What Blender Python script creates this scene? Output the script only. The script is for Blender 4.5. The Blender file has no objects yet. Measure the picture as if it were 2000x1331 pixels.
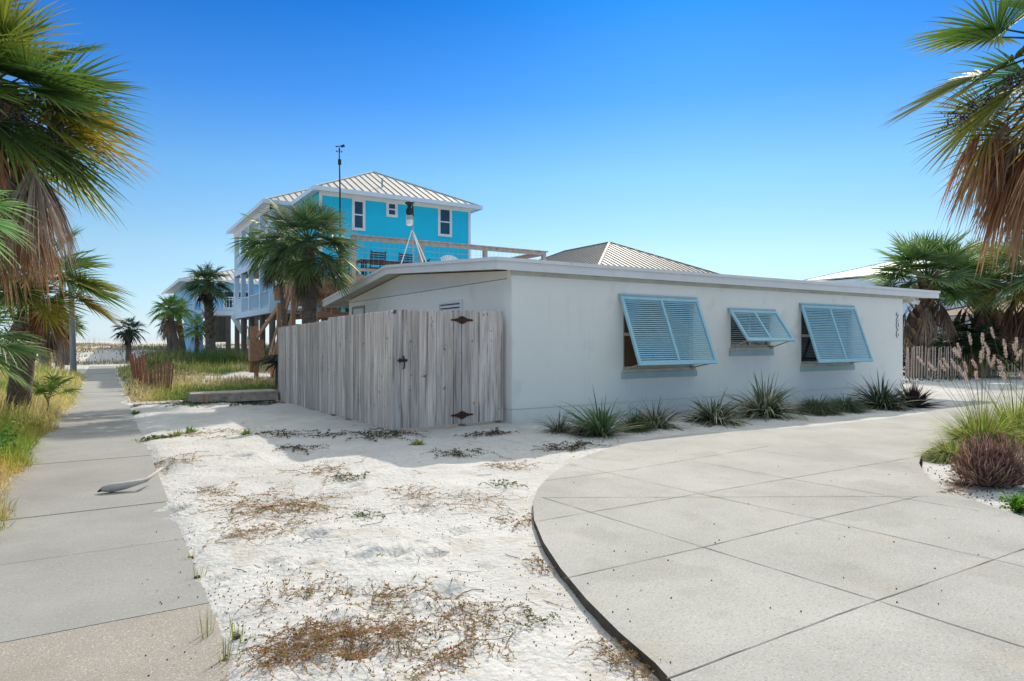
import bpy, math, random
import numpy as np
from mathutils import Vector
C = bpy.context.scene
col = C.collection
R = math.radians
YAW = math.atan2(795, 1285)
SN, CS = math.sin(YAW), math.cos(YAW)
F = 1285.0
EYE = 1.42

# ------------------------------------------------------------------ camera
cam = bpy.data.cameras.new('camera')
cam.sensor_width = 36
cam.lens = 36 * F / 2000
cam.clip_start = 0.05
cam.clip_end = 6000
camo = bpy.data.objects.new('camera', cam)
col.objects.link(camo)
camo.location = (0, 0, EYE)
camo.rotation_euler = (R(90), 0, -YAW)
C.camera = camo
C.render.resolution_x, C.render.resolution_y = 1024, 681

# ------------------------------------------------------------------ sky, sun, exposure
SUNV = Vector((0.97, 0.90, 1.0)).normalized()
w = bpy.data.worlds.new('World')
C.world = w
w.use_nodes = True
nt = w.node_tree
bgn = nt.nodes['Background']
sky = nt.nodes.new('ShaderNodeTexSky')
sky.sky_type = 'NISHITA'
sky.sun_disc = False
sky.sun_elevation = math.asin(SUNV.z)
sky.sun_rotation = math.atan2(SUNV.x, SUNV.y)
sky.air_density = 1.0
sky.dust_density = 0.25
sky.ozone_density = 4.0
sky.altitude = 0
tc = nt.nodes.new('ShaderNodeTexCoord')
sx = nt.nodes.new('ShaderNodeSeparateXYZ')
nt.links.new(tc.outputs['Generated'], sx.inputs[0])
rmp = nt.nodes.new('ShaderNodeValToRGB')          # deeper blue in view; warm extra brightness added overhead to lift the shade
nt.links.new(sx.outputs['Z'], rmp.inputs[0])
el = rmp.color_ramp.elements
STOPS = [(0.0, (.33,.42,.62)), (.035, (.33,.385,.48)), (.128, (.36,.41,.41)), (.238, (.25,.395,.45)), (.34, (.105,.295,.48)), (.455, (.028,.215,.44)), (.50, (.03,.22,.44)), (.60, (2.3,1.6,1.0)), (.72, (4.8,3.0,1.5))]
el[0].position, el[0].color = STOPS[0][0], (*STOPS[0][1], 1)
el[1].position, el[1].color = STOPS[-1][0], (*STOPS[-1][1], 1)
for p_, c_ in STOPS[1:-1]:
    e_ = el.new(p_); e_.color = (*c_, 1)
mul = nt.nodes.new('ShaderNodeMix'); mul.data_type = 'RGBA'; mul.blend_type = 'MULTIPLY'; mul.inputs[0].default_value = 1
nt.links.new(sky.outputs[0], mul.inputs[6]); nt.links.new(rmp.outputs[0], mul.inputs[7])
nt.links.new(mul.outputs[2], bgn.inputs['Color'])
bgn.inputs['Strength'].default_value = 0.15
sl = bpy.data.lights.new('sun', 'SUN')
sl.energy = 2.3
sl.angle = R(0.55)
sl.color = (1.0, 0.925, 0.80)
so = bpy.data.objects.new('sun', sl)
col.objects.link(so)
so.location = (20, 20, 30)
so.rotation_euler = (-SUNV).to_track_quat('-Z', 'Y').to_euler()
C.view_settings.view_transform = 'Standard'
C.view_settings.look = 'None'
C.view_settings.exposure = 0.93
C.view_settings.gamma = 1

# ------------------------------------------------------------------ helpers
def gp(px, py, z=0.0):
    d = (EYE - z) * F / (py - 665.5)
    a = (px - 1000) / F
    return (d * (CS * a + SN), d * (-SN * a + CS), z)

def dp(px, d, z=0.0):
    a = (px - 1000) / F
    return (d * (CS * a + SN), d * (-SN * a + CS), z)

def zat(py, d):
    return EYE + (665.5 - py) / F * d

def nrm(v):
    v = np.asarray(v, float)
    return v / (np.linalg.norm(v, axis=-1, keepdims=True) + 1e-9)

class MB:
    def __init__(s):
        s.v = []; s.f = []; s.c = []; s.n = 0; s.has = False
    def add(s, vs, fs, cs=None):
        vs = np.asarray(vs, float).reshape(-1, 3)
        b = s.n
        s.v.append(vs)
        for f in fs:
            s.f.append([i + b for i in f])
        if cs is None:
            cs = np.ones((len(vs), 3))
        else:
            s.has = True
            cs = np.broadcast_to(np.asarray(cs, float), (len(vs), 3))
        s.c.append(cs)
        s.n += len(vs)
    def box(s, x0, x1, y0, y1, z0, z1, c=None):
        vs = [(x0,y0,z0),(x1,y0,z0),(x1,y1,z0),(x0,y1,z0),(x0,y0,z1),(x1,y0,z1),(x1,y1,z1),(x0,y1,z1)]
        s.add(vs, [(0,3,2,1),(4,5,6,7),(0,1,5,4),(1,2,6,5),(2,3,7,6),(3,0,4,7)], c)
    def beam(s, p, q, wd, ht, c=None, up=(0,0,1)):
        p = np.array(p, float); q = np.array(q, float)
        d = nrm(q - p); u = np.array(up, float)
        if abs(d @ u) > 0.98: u = np.array((0, 1., 0))
        sd = nrm(np.cross(d, u)); u2 = np.cross(sd, d)
        vs = []
        for e in (p, q):
            for a, b in ((-1,-1),(1,-1),(1,1),(-1,1)):
                vs.append(e + sd * a * wd / 2 + u2 * b * ht / 2)
        s.add(vs, [(0,1,2,3),(7,6,5,4),(0,4,5,1),(1,5,6,2),(2,6,7,3),(3,7,4,0)], c)
    def tube(s, pts, rad, n=10, c=None, cap=True):
        pts = np.array(pts, float)
        k = len(pts)
        rad = np.broadcast_to(np.asarray(rad, float), (k,))
        vs = []
        d0 = nrm(pts[-1] - pts[0]); ui = int(np.argmin(np.abs(d0))); u = np.zeros(3); u[ui] = 1.
        for i in range(k):
            d = nrm(pts[min(i+1, k-1)] - pts[max(i-1, 0)])
            a = nrm(np.cross(d, u)); b = np.cross(d, a)
            for j in range(n):
                t = 2 * math.pi * j / n
                vs.append(pts[i] + rad[i] * (a * math.cos(t) + b * math.sin(t)))
        fs = []
        for i in range(k - 1):
            for j in range(n):
                j2 = (j + 1) % n
                fs.append((i*n+j, i*n+j2, (i+1)*n+j2, (i+1)*n+j))
        if cap:
            fs.append(tuple(range(n - 1, -1, -1)))
            fs.append(tuple((k-1)*n + j for j in range(n)))
        s.add(vs, fs, c)
    def prism(s, poly, z0, z1, c=None):
        k = len(poly)
        vs = [(x, y, z0) for x, y in poly] + [(x, y, z1) for x, y in poly]
        fs = [tuple(range(k))[::-1], tuple(range(k, 2*k))] + [(i, (i+1) % k, k+(i+1) % k, k+i) for i in range(k)]
        s.add(vs, fs, c)
    def ball(s, p, r, c=None, sz=1.0):
        vs = [(p[0], p[1], p[2] + r*sz)]
        for el in (0.5, -0.5):
            for j in range(5):
                t = 2*math.pi*(j + (0.5 if el < 0 else 0))/5
                vs.append((p[0] + r*.87*math.cos(t), p[1] + r*.87*math.sin(t), p[2] + r*el*sz))
        vs.append((p[0], p[1], p[2] - r*sz))
        fs = []
        for j in range(5):
            j2 = (j+1) % 5
            fs += [(0, 1+j, 1+j2), (1+j, 6+j, 1+j2), (1+j2, 6+j, 6+j2), (11, 6+j2, 6+j)]
        s.add(vs, fs, c)
    def strips(s, P, D, S, L, W, droop, segs, c0, c1, base=0.3, mid=0.4, tipw=0.04, side=None):
        P = np.asarray(P, float); n = len(P)
        D = np.broadcast_to(np.asarray(D, float), (n, 3)); S = np.broadcast_to(np.asarray(S, float), (n, 3))
        L = np.broadcast_to(np.asarray(L, float), (n,)); W = np.broadcast_to(np.asarray(W, float), (n,))
        droop = np.broadcast_to(np.asarray(droop, float), (n,))
        t = np.linspace(0, 1, segs + 1)
        ce = P[:, None, :] + D[:, None, :] * (L[:, None, None] * t[None, :, None])
        ce[:, :, 2] -= (droop * L)[:, None] * t[None, :] ** 2.2
        if side is not None:
            ce += np.asarray(side)[:, None, :] * (L[:, None, None] * (t[None, :, None] ** 2))
        pr = np.interp(t, [0, mid, 1], [base, 1, tipw])
        wd = W[:, None] * pr[None, :]
        V = np.stack([ce - S[:, None, :] * wd[:, :, None], ce + S[:, None, :] * wd[:, :, None]], 2)
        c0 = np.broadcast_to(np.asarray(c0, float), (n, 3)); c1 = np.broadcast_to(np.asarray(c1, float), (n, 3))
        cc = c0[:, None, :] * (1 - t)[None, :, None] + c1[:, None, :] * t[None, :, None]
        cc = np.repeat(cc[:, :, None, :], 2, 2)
        m = (segs + 1) * 2
        q = np.array([(2*i, 2*i+1, 2*i+3, 2*i+2) for i in range(segs)])
        fs = (q[None] + (np.arange(n) * m)[:, None, None]).reshape(-1, 4) + s.n
        s.v.append(V.reshape(-1, 3)); s.f.extend(fs.tolist()); s.c.append(cc.reshape(-1, 3)); s.has = True
        s.n += n * m
    def build(s, name, mat, parent=None, smooth=False):
        me = bpy.data.meshes.new(name)
        v = np.concatenate(s.v)
        off = np.array(parent['_w']) if parent is not None else np.zeros(3)
        me.from_pydata((v - off).tolist(), [], s.f)
        if s.has:
            at = me.color_attributes.new('Col', 'FLOAT_COLOR', 'POINT')
            cc = np.concatenate(s.c)
            at.data.foreach_set('color', np.concatenate([cc, np.ones((len(cc), 1))], 1).ravel())
        me.materials.append(mat)
        if smooth:
            me.polygons.foreach_set('use_smooth', [True] * len(me.polygons))
        me.update()
        o = bpy.data.objects.new(name, me)
        col.objects.link(o)
        if parent is not None:
            o.parent = parent
            o['_w'] = list(parent['_w'])
        else:
            o['_w'] = [0., 0., 0.]
        return o

def tag(o, label, cat, group=None, kind=None):
    if label: o['label'] = label
    if cat: o['category'] = cat
    if group: o['group'] = group
    if kind: o['kind'] = kind
    return o

def thing(name, label, cat, loc, group=None):
    o = bpy.data.objects.new(name, None)
    col.objects.link(o)
    o.location = loc
    o['_w'] = [float(a) for a in loc]
    o.empty_display_size = 0.2
    return tag(o, label, cat, group)

def copy_tree(src, loc, rz, label, group=None, scale=1.0):
    r = src.copy(); col.objects.link(r)
    r.location = loc; r.rotation_euler = (0, 0, rz); r.scale = (scale,) * 3
    r['label'] = label
    if group: r['group'] = group
    for ch in list(src.children):
        c = ch.copy(); col.objects.link(c); c.parent = r
        for g in list(ch.children):
            d = g.copy(); col.objects.link(d); d.parent = c
    return r

# ------------------------------------------------------------------ materials
def mat(name, c, rough=0.7, var=0.12, vs=3.0, bump=0.0, bs=40.0, c2=None, spec=0.4, metal=0.0, stretch=(1,1,1),
        attr=False, trans=0.0, detail=6, speck=None, bdist=0.01):
    m = bpy.data.materials.new(name)
    m.use_nodes = True
    t = m.node_tree; N = t.nodes; Lk = t.links.new
    b = N['Principled BSDF']
    b.inputs['Roughness'].default_value = rough
    b.inputs['Metallic'].default_value = metal
    b.inputs['Specular IOR Level'].default_value = spec
    g = N.new('ShaderNodeNewGeometry')
    mp = N.new('ShaderNodeMapping'); mp.inputs['Scale'].default_value = stretch
    Lk(g.outputs['Position'], mp.inputs['Vector'])
    nz = N.new('ShaderNodeTexNoise'); nz.inputs['Scale'].default_value = vs; nz.inputs['Detail'].default_value = detail
    nz.inputs['Roughness'].default_value = 0.62
    Lk(mp.outputs[0], nz.inputs['Vector'])
    rp = N.new('ShaderNodeMapRange')
    rp.inputs['From Min'].default_value = 0.3; rp.inputs['From Max'].default_value = 0.7
    Lk(nz.outputs['Fac'], rp.inputs['Value'])
    mx = N.new('ShaderNodeMix'); mx.data_type = 'RGBA'
    if c2 is None:
        c2 = tuple(x * (1 - var * 2) for x in c); c = tuple(min(1, x * (1 + var * .5)) for x in c)
    mx.inputs[6].default_value = (*c2, 1); mx.inputs[7].default_value = (*c, 1)
    Lk(rp.outputs[0], mx.inputs[0])
    out = mx.outputs[2]
    if attr:
        at = N.new('ShaderNodeAttribute'); at.attribute_name = 'Col'
        mm = N.new('ShaderNodeMix'); mm.data_type = 'RGBA'; mm.blend_type = 'MULTIPLY'; mm.inputs[0].default_value = 1
        Lk(out, mm.inputs[6]); Lk(at.outputs['Color'], mm.inputs[7]); out = mm.outputs[2]
    if speck:
        for (sc, th, cc, amt, *un) in speck:
            v = N.new('ShaderNodeTexNoise'); v.inputs['Scale'].default_value = sc; v.inputs['Detail'].default_value = 3
            Lk(g.outputs['Position'] if un else mp.outputs[0], v.inputs['Vector'])
            r2 = N.new('ShaderNodeMapRange'); r2.inputs['From Min'].default_value = th; r2.inputs['From Max'].default_value = th + 0.08
            r2.inputs['To Max'].default_value = amt
            Lk(v.outputs['Fac'], r2.inputs['Value'])
            m3 = N.new('ShaderNodeMix'); m3.data_type = 'RGBA'
            Lk(r2.outputs[0], m3.inputs[0]); Lk(out, m3.inputs[6]); m3.inputs[7].default_value = (*cc, 1); out = m3.outputs[2]
    Lk(out, b.inputs['Base Color'])
    if bump:
        n2 = N.new('ShaderNodeTexNoise'); n2.inputs['Scale'].default_value = bs; n2.inputs['Detail'].default_value = 5
        Lk(mp.outputs[0], n2.inputs['Vector'])
        bp = N.new('ShaderNodeBump'); bp.inputs['Strength'].default_value = bump; bp.inputs['Distance'].default_value = bdist
        Lk(n2.outputs['Fac'], bp.inputs['Height']); Lk(bp.outputs[0], b.inputs['Normal'])
    if trans:
        tr = N.new('ShaderNodeBsdfTranslucent'); Lk(out, tr.inputs['Color'])
        ms = N.new('ShaderNodeMixShader'); ms.inputs[0].default_value = trans
        Lk(b.outputs[0], ms.inputs[1]); Lk(tr.outputs[0], ms.inputs[2])
        Lk(ms.outputs[0], N['Material Output'].inputs['Surface'])
    return m

M = {}
M['sand'] = mat('sand', (.585,.57,.55), .95, vs=1.1, c2=(.47,.455,.435), bump=1, bs=24, bdist=.02, spec=.15,
                speck=[(3.2,.58,(.44,.39,.33),.55), (14,.58,(.42,.39,.35),.5), (38,.62,(.36,.33,.29),.5), (70,.60,(.33,.28,.23),.6)])
M['concrete'] = mat('concrete', (.45,.435,.405), .9, vs=.75, c2=(.325,.315,.29), bump=.6, bs=120, bdist=.004, spec=.2,
                    speck=[(1.9,.56,(.29,.28,.255),.4), (5.5,.62,(.31,.295,.26),.35), (2.6,.64,(.42,.34,.24),.3), (60,.56,(.23,.22,.20),.5), (75,.60,(.62,.60,.57),.5), (110,.58,(.2,.19,.17),.5), (7,.70,(.3,.28,.25),.5)])
M['walk'] = mat('walk_concrete', (.33,.322,.30), .9, vs=1.1, c2=(.265,.257,.24), bump=.35, bs=200, bdist=.003, spec=.2,
                speck=[(1.3,.58,(.26,.25,.235),.5), (5,.66,(.27,.25,.22),.5), (60,.57,(.2,.19,.17),.4), (75,.6,(.5,.49,.46),.4)])
M['aggregate'] = mat('aggregate', (.34,.305,.27), .9, vs=1.4, c2=(.285,.255,.225), bump=.8, bs=120, bdist=.005, spec=.2,
                     speck=[(90,.57,(.22,.18,.15),.6), (120,.58,(.62,.55,.46),.6), (2,.58,(.27,.23,.19),.4)])
M['joint'] = mat('joint', (.19,.175,.15), 1, vs=20)
M['slab_edge'] = mat('slab_edge', (.11,.085,.062), 1, vs=12, c2=(.05,.04,.03), bump=.6, bs=60)
M['wall'] = mat('wall_paint', (.88,.865,.80), .75, vs=.55, c2=(.83,.815,.76), bump=.22, bs=110, bdist=.004, spec=.25,
                speck=[(1.6,.62,(.66,.65,.6),.4), (9,.70,(.6,.58,.52),.4)])
def splash(m):
    # sand splashed up and drip marks, dried onto the paint near the ground and under the eave
    t = m.node_tree; N = t.nodes; Lk = t.links.new; b = N['Principled BSDF']
    src = b.inputs['Base Color'].links[0].from_socket
    g = N.new('ShaderNodeNewGeometry'); sx_ = N.new('ShaderNodeSeparateXYZ'); Lk(g.outputs['Position'], sx_.inputs[0])
    mr = N.new('ShaderNodeMapRange'); mr.inputs['From Min'].default_value = .42; mr.inputs['From Max'].default_value = 0.0; Lk(sx_.outputs['Z'], mr.inputs['Value'])
    n = N.new('ShaderNodeTexNoise'); n.inputs['Scale'].default_value = 5; n.inputs['Detail'].default_value = 8; Lk(g.outputs['Position'], n.inputs['Vector'])
    mu = N.new('ShaderNodeMath'); mu.operation = 'MULTIPLY'; Lk(mr.outputs[0], mu.inputs[0]); Lk(n.outputs['Fac'], mu.inputs[1])
    mp = N.new('ShaderNodeMapping'); mp.inputs['Scale'].default_value = (9, 9, .5); Lk(g.outputs['Position'], mp.inputs['Vector'])
    n2 = N.new('ShaderNodeTexNoise'); n2.inputs['Scale'].default_value = 1.6; n2.inputs['Detail'].default_value = 4; Lk(mp.outputs[0], n2.inputs['Vector'])
    r2 = N.new('ShaderNodeMapRange'); r2.inputs['From Min'].default_value = .60; r2.inputs['From Max'].default_value = .72; r2.inputs['To Max'].default_value = .12; Lk(n2.outputs['Fac'], r2.inputs['Value'])
    ad = N.new('ShaderNodeMath'); ad.operation = 'ADD'; ad.use_clamp = True; Lk(mu.outputs[0], ad.inputs[0]); Lk(r2.outputs[0], ad.inputs[1])
    mx = N.new('ShaderNodeMix'); mx.data_type = 'RGBA'; Lk(ad.outputs[0], mx.inputs[0]); Lk(src, mx.inputs[6]); mx.inputs[7].default_value = (.55, .51, .43, 1)
    Lk(mx.outputs[2], b.inputs['Base Color'])
splash(M['wall'])
M['siding'] = mat('siding_paint', (.78,.77,.72), .75, vs=.8, c2=(.72,.71,.67), bump=.1, bs=60, spec=.25)
M['trim'] = mat('trim_white', (.80,.80,.80), .5, vs=2.5, c2=(.72,.72,.72), bump=.12, bs=25, spec=.4, speck=[(7,.67,(.55,.53,.5),.4)])
M['soffit'] = mat('soffit', (.55,.54,.47), .8, vs=3)
M['shutter'] = mat('shutter_blue', (.38,.62,.70), .6, vs=5, c2=(.31,.55,.64), bump=.1, bs=60)
M['sill'] = mat('sill_blue', (.40,.53,.54), .7, vs=5, c2=(.34,.46,.48), bump=.1, bs=60)
M['frame_cream'] = mat('frame_cream', (.55,.50,.40), .6, vs=6)
M['dark'] = mat('dark_metal', (.02,.02,.022), .5, vs=10)
M['rust'] = mat('rusty_iron', (.10,.035,.02), .8, vs=30, c2=(.03,.016,.012), bump=.5, bs=90)
M['metal'] = mat('galvanised', (.45,.46,.47), .4, vs=10, metal=.6)
def glass(name, c, rough=.06):
    m = mat(name, c, rough, vs=1.5, var=.2, spec=.6)
    return m
M['glass'] = glass('window_glass', (.015,.02,.03))
M['glass_sky'] = glass('window_glass_blue', (.02,.07,.13))
M['curtain'] = mat('brown_curtain', (.16,.075,.03), .9, vs=14, c2=(.09,.04,.02), stretch=(1,1,.1))
M['picket'] = mat('picket_wood', (.84,.73,.66), .9, vs=9, c2=(.40,.345,.32), stretch=(2.6,2.6,.13), bump=.7, bs=34, bdist=.006, attr=True,
                  spec=.15, speck=[(5.5,.60,(.20,.17,.155),.75), (14,.60,(.26,.22,.20),.6), (8.5,.665,(.05,.035,.03),.85,1)])
M['timber'] = mat('deck_timber', (.55,.32,.20), .85, vs=8, c2=(.34,.19,.12), stretch=(1,1,1), bump=.4, bs=40, speck=[(6,.66,(.07,.045,.03),.6)])
M['timber_grey'] = mat('grey_timber', (.50,.42,.36), .9, vs=8, c2=(.29,.245,.215), bump=.5, bs=40, speck=[(6,.64,(.08,.06,.05),.6)])
M['turq'] = mat('turquoise_siding', (.012,.60,.88), .6, vs=.6, c2=(.01,.56,.83), spec=.3)
M['ltblue'] = mat('light_blue_siding', (.28,.62,.90), .6, vs=.8, c2=(.25,.57,.84), spec=.3)
M['paleblue'] = mat('pale_blue_paint', (.68,.80,.90), .6, vs=1.2, c2=(.62,.75,.86), spec=.3)
M['white'] = mat('white_paint', (.80,.81,.82), .55, vs=2, var=.05)
M['roof'] = mat('galvalume_roof', (.56,.54,.50), .62, vs=1.5, c2=(.47,.45,.42), metal=0)
M['roofdk'] = mat('grey_metal_roof', (.25,.245,.235), .65, vs=1.5, c2=(.2,.195,.19), metal=0)
M['seam'] = mat('roof_seam', (.20,.19,.175), .6, vs=4)
M['piling'] = mat('piling_wood', (.20,.17,.14), .9, vs=6, c2=(.11,.095,.08), stretch=(2,2,.2), bump=.4, bs=30)
M['trunk'] = mat('palm_trunk', (.25,.19,.145), .95, vs=7, c2=(.11,.08,.06), stretch=(1,1,2.5), bump=1, bs=22, bdist=.03, speck=[(12,.6,(.05,.035,.03),.6)])
M['leaf'] = mat('palm_leaf', (1,1,1), .5, vs=6, c2=(.72,.74,.68), attr=True, trans=.42, spec=.4)
M['dead'] = mat('dead_frond', (1,1,1), .8, vs=8, c2=(.6,.58,.56), attr=True, trans=.22, spec=.2)
M['grass'] = mat('grass_blades', (1,1,1), .6, vs=1.3, c2=(.72,.72,.66), attr=True, trans=.38, spec=.25)
M['weed'] = mat('weed_leaf', (1,1,1), .7, vs=12, c2=(.6,.6,.6), attr=True, trans=.2, spec=.2)
M['plain'] = mat('tinted', (1,1,1), .8, vs=12, c2=(.7,.7,.7), attr=True, spec=.2)
M['slat'] = mat('fence_slat', (.33,.27,.22), .9, vs=9, c2=(.17,.13,.1), stretch=(3,3,.3), bump=.4, bs=30, attr=True)
M['pole'] = mat('pole_grey', (.27,.30,.33), .9, vs=4, c2=(.19,.21,.23), stretch=(2,2,.2), bump=.3, bs=30)
M['driftwood'] = mat('driftwood', (.60,.55,.50), .9, vs=10, c2=(.38,.34,.30), bump=.6, bs=40)
M['plume'] = mat('grass_plume', (1,1,1), .9, vs=20, c2=(.8,.8,.8), attr=True, trans=.45, spec=.1)
M['shrub_brown'] = M['weed']

# ------------------------------------------------------------------ noise & terrain height
def vnoise(x, y, seed=0):
    xi = np.floor(x).astype(np.int64); yi = np.floor(y).astype(np.int64)
    fx = x - xi; fy = y - yi
    fx = fx*fx*(3-2*fx); fy = fy*fy*(3-2*fy)
    def h(a, b):
        n = (a * 374761393 + b * 668265263 + seed * 974634777) & 0xffffffff
        n = ((n ^ (n >> 13)) * 1274126177) & 0xffffffff
        return ((n ^ (n >> 16)) & 0xffff) / 65535.0
    return (h(xi, yi)*(1-fx) + h(xi+1, yi)*fx)*(1-fy) + (h(xi, yi+1)*(1-fx) + h(xi+1, yi+1)*fx)*fy

def fbm(x, y, seed=0, o=4):
    s = 0; a = .5
    for i in range(o):
        s = s + a * (vnoise(x * 2**i, y * 2**i, seed + i) - .5); a *= .5
    return s

def sstep(a, b, x):
    t = np.clip((x - a) / (b - a), 0, 1)
    return t*t*(3-2*t)

DRZ = 0.065
_l = [(1325,1345),(1280,1295),(1210,1235),(1145,1170),(1095,1110),(1062,1060),(1043,1015),(1041,980),(1050,955),(1075,928),(1105,908),(1150,888),(1215,868),(1290,853),(1380,846),(1480,840),(1600,832),(1700,821),(1800,808),(1850,794),(1900,783)]
DRIVE = [gp(x, y, DRZ)[:2] for x, y in _l] + [(19.6, 8.3), (40, 8.3), (40, -14), (2.2, -14), (1.9, -2.5), (1.84, -.3), (1.85, .9)]
_i = [(2100,1042),(2000,1010),(1940,990),(1880,970),(1835,950),(1806,926),(1795,905),(1800,888),(1822,874),(1870,860),(1930,846),(2020,834),(2120,828)]
ISLE = [gp(x, y, DRZ)[:2] for x, y in _i]
_cx = sum(p[0] for p in ISLE)/len(ISLE); _cy = sum(p[1] for p in ISLE)/len(ISLE)

def polydist(x, y, poly):
    d = np.full(x.shape, 1e9); ins = np.zeros(x.shape, bool)
    k = len(poly)
    for i in range(k):
        x0, y0 = poly[i]; x1, y1 = poly[(i+1) % k]
        ex, ey = x1-x0, y1-y0
        t = np.clip(((x-x0)*ex + (y-y0)*ey) / (ex*ex+ey*ey+1e-12), 0, 1)
        d = np.minimum(d, np.hypot(x-x0-t*ex, y-y0-t*ey))
        c = ((y0 > y) != (y1 > y)) & (x < (x1-x0)*(y-y0)/((y1-y0) if y1 != y0 else 1e-9) + x0)
        ins ^= c
    return np.where(ins, -d, d)

def base_h(x, y):
    return -.012 * np.clip(y - 9, 0, 12)

rngf = random.Random(5)
DENTS = [gp(x, y)[:2] + (r,) for x, y, r in [(530,1115,.09),(600,1118,.09),(710,1108,.11),(705,1090,.09),(845,1105,.1),(425,1145,.09),(675,1172,.06),(810,1080,.08),(700,1300,.1),(560,1010,.1),(400,960,.12),(330,1010,.15),(820,1000,.1),(900,1050,.1),(880,1180,.12),(770,1100,.12),(650,1240,.1),(950,1120,.12),(470,900,.14),(690,960,.1),(610,1060,.12)]]
def H(x, y):
    x = np.asarray(x, float); y = np.asarray(y, float)
    h = base_h(x, y)
    n1 = fbm(x*.7, y*.7, 3); n2 = fbm(x*2.6, y*2.6, 11)
    side = np.minimum(sstep(.22, .60, x + .55*fbm(x*1.1, y*1.1, 21) + .18*fbm(x*6, y*6, 22)), 1) + np.minimum(sstep(.62, .98, -x + .1*fbm(x*3, y*3, 25)*2), 1)
    far = sstep(46, 47.5, y)
    side = np.maximum(side, far)
    hh = h - .03*(1-side) + side*(.045 + .08*n1 + .05*n2 + .018*fbm(x*7, y*7, 61, 2))
    hh = hh + sstep(-1.1, -3.2, x) * .42 * sstep(3, 9, y) * (1 - sstep(36, 44, y)) * (.8 + .5*n1)
    hh = hh + sstep(.7, 2.4, x) * sstep(19.5, 26, y) * (1 - sstep(38, 44, y)) * (.32 + .3*n1)
    hh = hh + sstep(.7, 2.0, x) * sstep(27, 33, y) * .2*(1 - sstep(38, 44, y))
    dn = sstep(50, 66, y) * (.82 + .9*fbm(x*.09, y*.11, 31) + .55*fbm(x*.35, y*.35, 37)) * (1-sstep(120, 200, y)) * (1-sstep(35, 60, x))
    hh = hh + dn
    for a, b, r in DENTS:
        dd = np.hypot((x-a)/r, (y-b)/(r*.75))
        hh = hh + .055*(-np.exp(-dd**2*1.6) + .45*np.exp(-(dd-1.35)**2*4))
    d = polydist(x, y, DRIVE)
    hh = np.where(d < .6, np.minimum(hh, np.where(d < -.06, -.12, (.01 + .03*fbm(x*4, y*4, 51) + .035*sstep(.0, .6, d) + .045*sstep(5.6, 6.6, y)))), hh)
    di = polydist(x, y, ISLE)
    hh = np.where(di < 0, .02 + .08*sstep(0, -.8, di) + .04*n2, hh)
    # flat under house
    inh = (x > 5.75) & (x < 17.4) & (y > 9.25) & (y < 17.5)
    hh = np.where(inh, -.1, hh)
    return hh


def ax(*segs):
    out = []
    for a, b, st in segs:
        out += list(np.arange(a, b, st))
    return np.array(sorted(set(np.round(out, 4))))
xs = ax((-3000,-400,400), (-400,-60,40), (-60,-14,4), (-14,-3,.5), (-3,-1.4,.12), (-1.4,7,.05), (7,14,.1), (14,30,.4), (30,80,3), (80,400,40), (400,3001,400))
ys = ax((-400,-20,60), (-20,-2,2), (-2,1.5,.25), (1.5,10.5,.05), (10.5,24,.12), (24,48,.3), (48,115,.5), (115,200,6), (200,600,50), (600,3001,400))
X, Y = np.meshgrid(xs, ys)
Z = H(X, Y)
import bisect
_xl, _yl = xs.tolist(), ys.tolist()
def h1(x, y):
    i = min(len(_xl)-2, max(0, bisect.bisect_right(_xl, x)-1)); j = min(len(_yl)-2, max(0, bisect.bisect_right(_yl, y)-1))
    u = (x-_xl[i])/(_xl[i+1]-_xl[i]); v = (y-_yl[j])/(_yl[j+1]-_yl[j])
    return float((Z[j,i]*(1-u)+Z[j,i+1]*u)*(1-v) + (Z[j+1,i]*(1-u)+Z[j+1,i+1]*u)*v)
V = np.stack([X, Y, Z], -1).reshape(-1, 3)
nx, ny = len(xs), len(ys)
idx = np.arange(nx*ny).reshape(ny, nx)
fs = np.stack([idx[:-1,:-1], idx[:-1,1:], idx[1:,1:], idx[1:,:-1]], -1).reshape(-1, 4)
me = bpy.data.meshes.new('ground')
me.vertices.add(len(V)); me.vertices.foreach_set('co', V.ravel())
me.loops.add(fs.size); me.loops.foreach_set('vertex_index', fs.ravel().astype(np.int32))
me.polygons.add(len(fs)); me.polygons.foreach_set('loop_start', np.arange(0, fs.size, 4, dtype=np.int32))
me.polygons.foreach_set('use_smooth', np.ones(len(fs), bool))
me.update(calc_edges=True); me.validate()
me.materials.append(M['sand'])
go = bpy.data.objects.new('ground', me); col.objects.link(go); tag(go, 'white quartz sand ground with footprints and low dunes', None, kind='structure')

# ------------------------------------------------------------------ sidewalk and driveway
from mathutils.geometry import tessellate_polygon
def sheet(mb, rings, z):
    pts = [p for r in rings for p in r]
    tris = tessellate_polygon([[Vector((p[0], p[1], 0)) for p in r] for r in rings])
    out = []
    for t in tris:
        a, b, c = (pts[i] for i in t)
        cr = (b[0]-a[0])*(c[1]-a[1]) - (b[1]-a[1])*(c[0]-a[0])
        out.append(t if cr > 0 else t[::-1])
    mb.add([(p[0], p[1], z) for p in pts], out)

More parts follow.
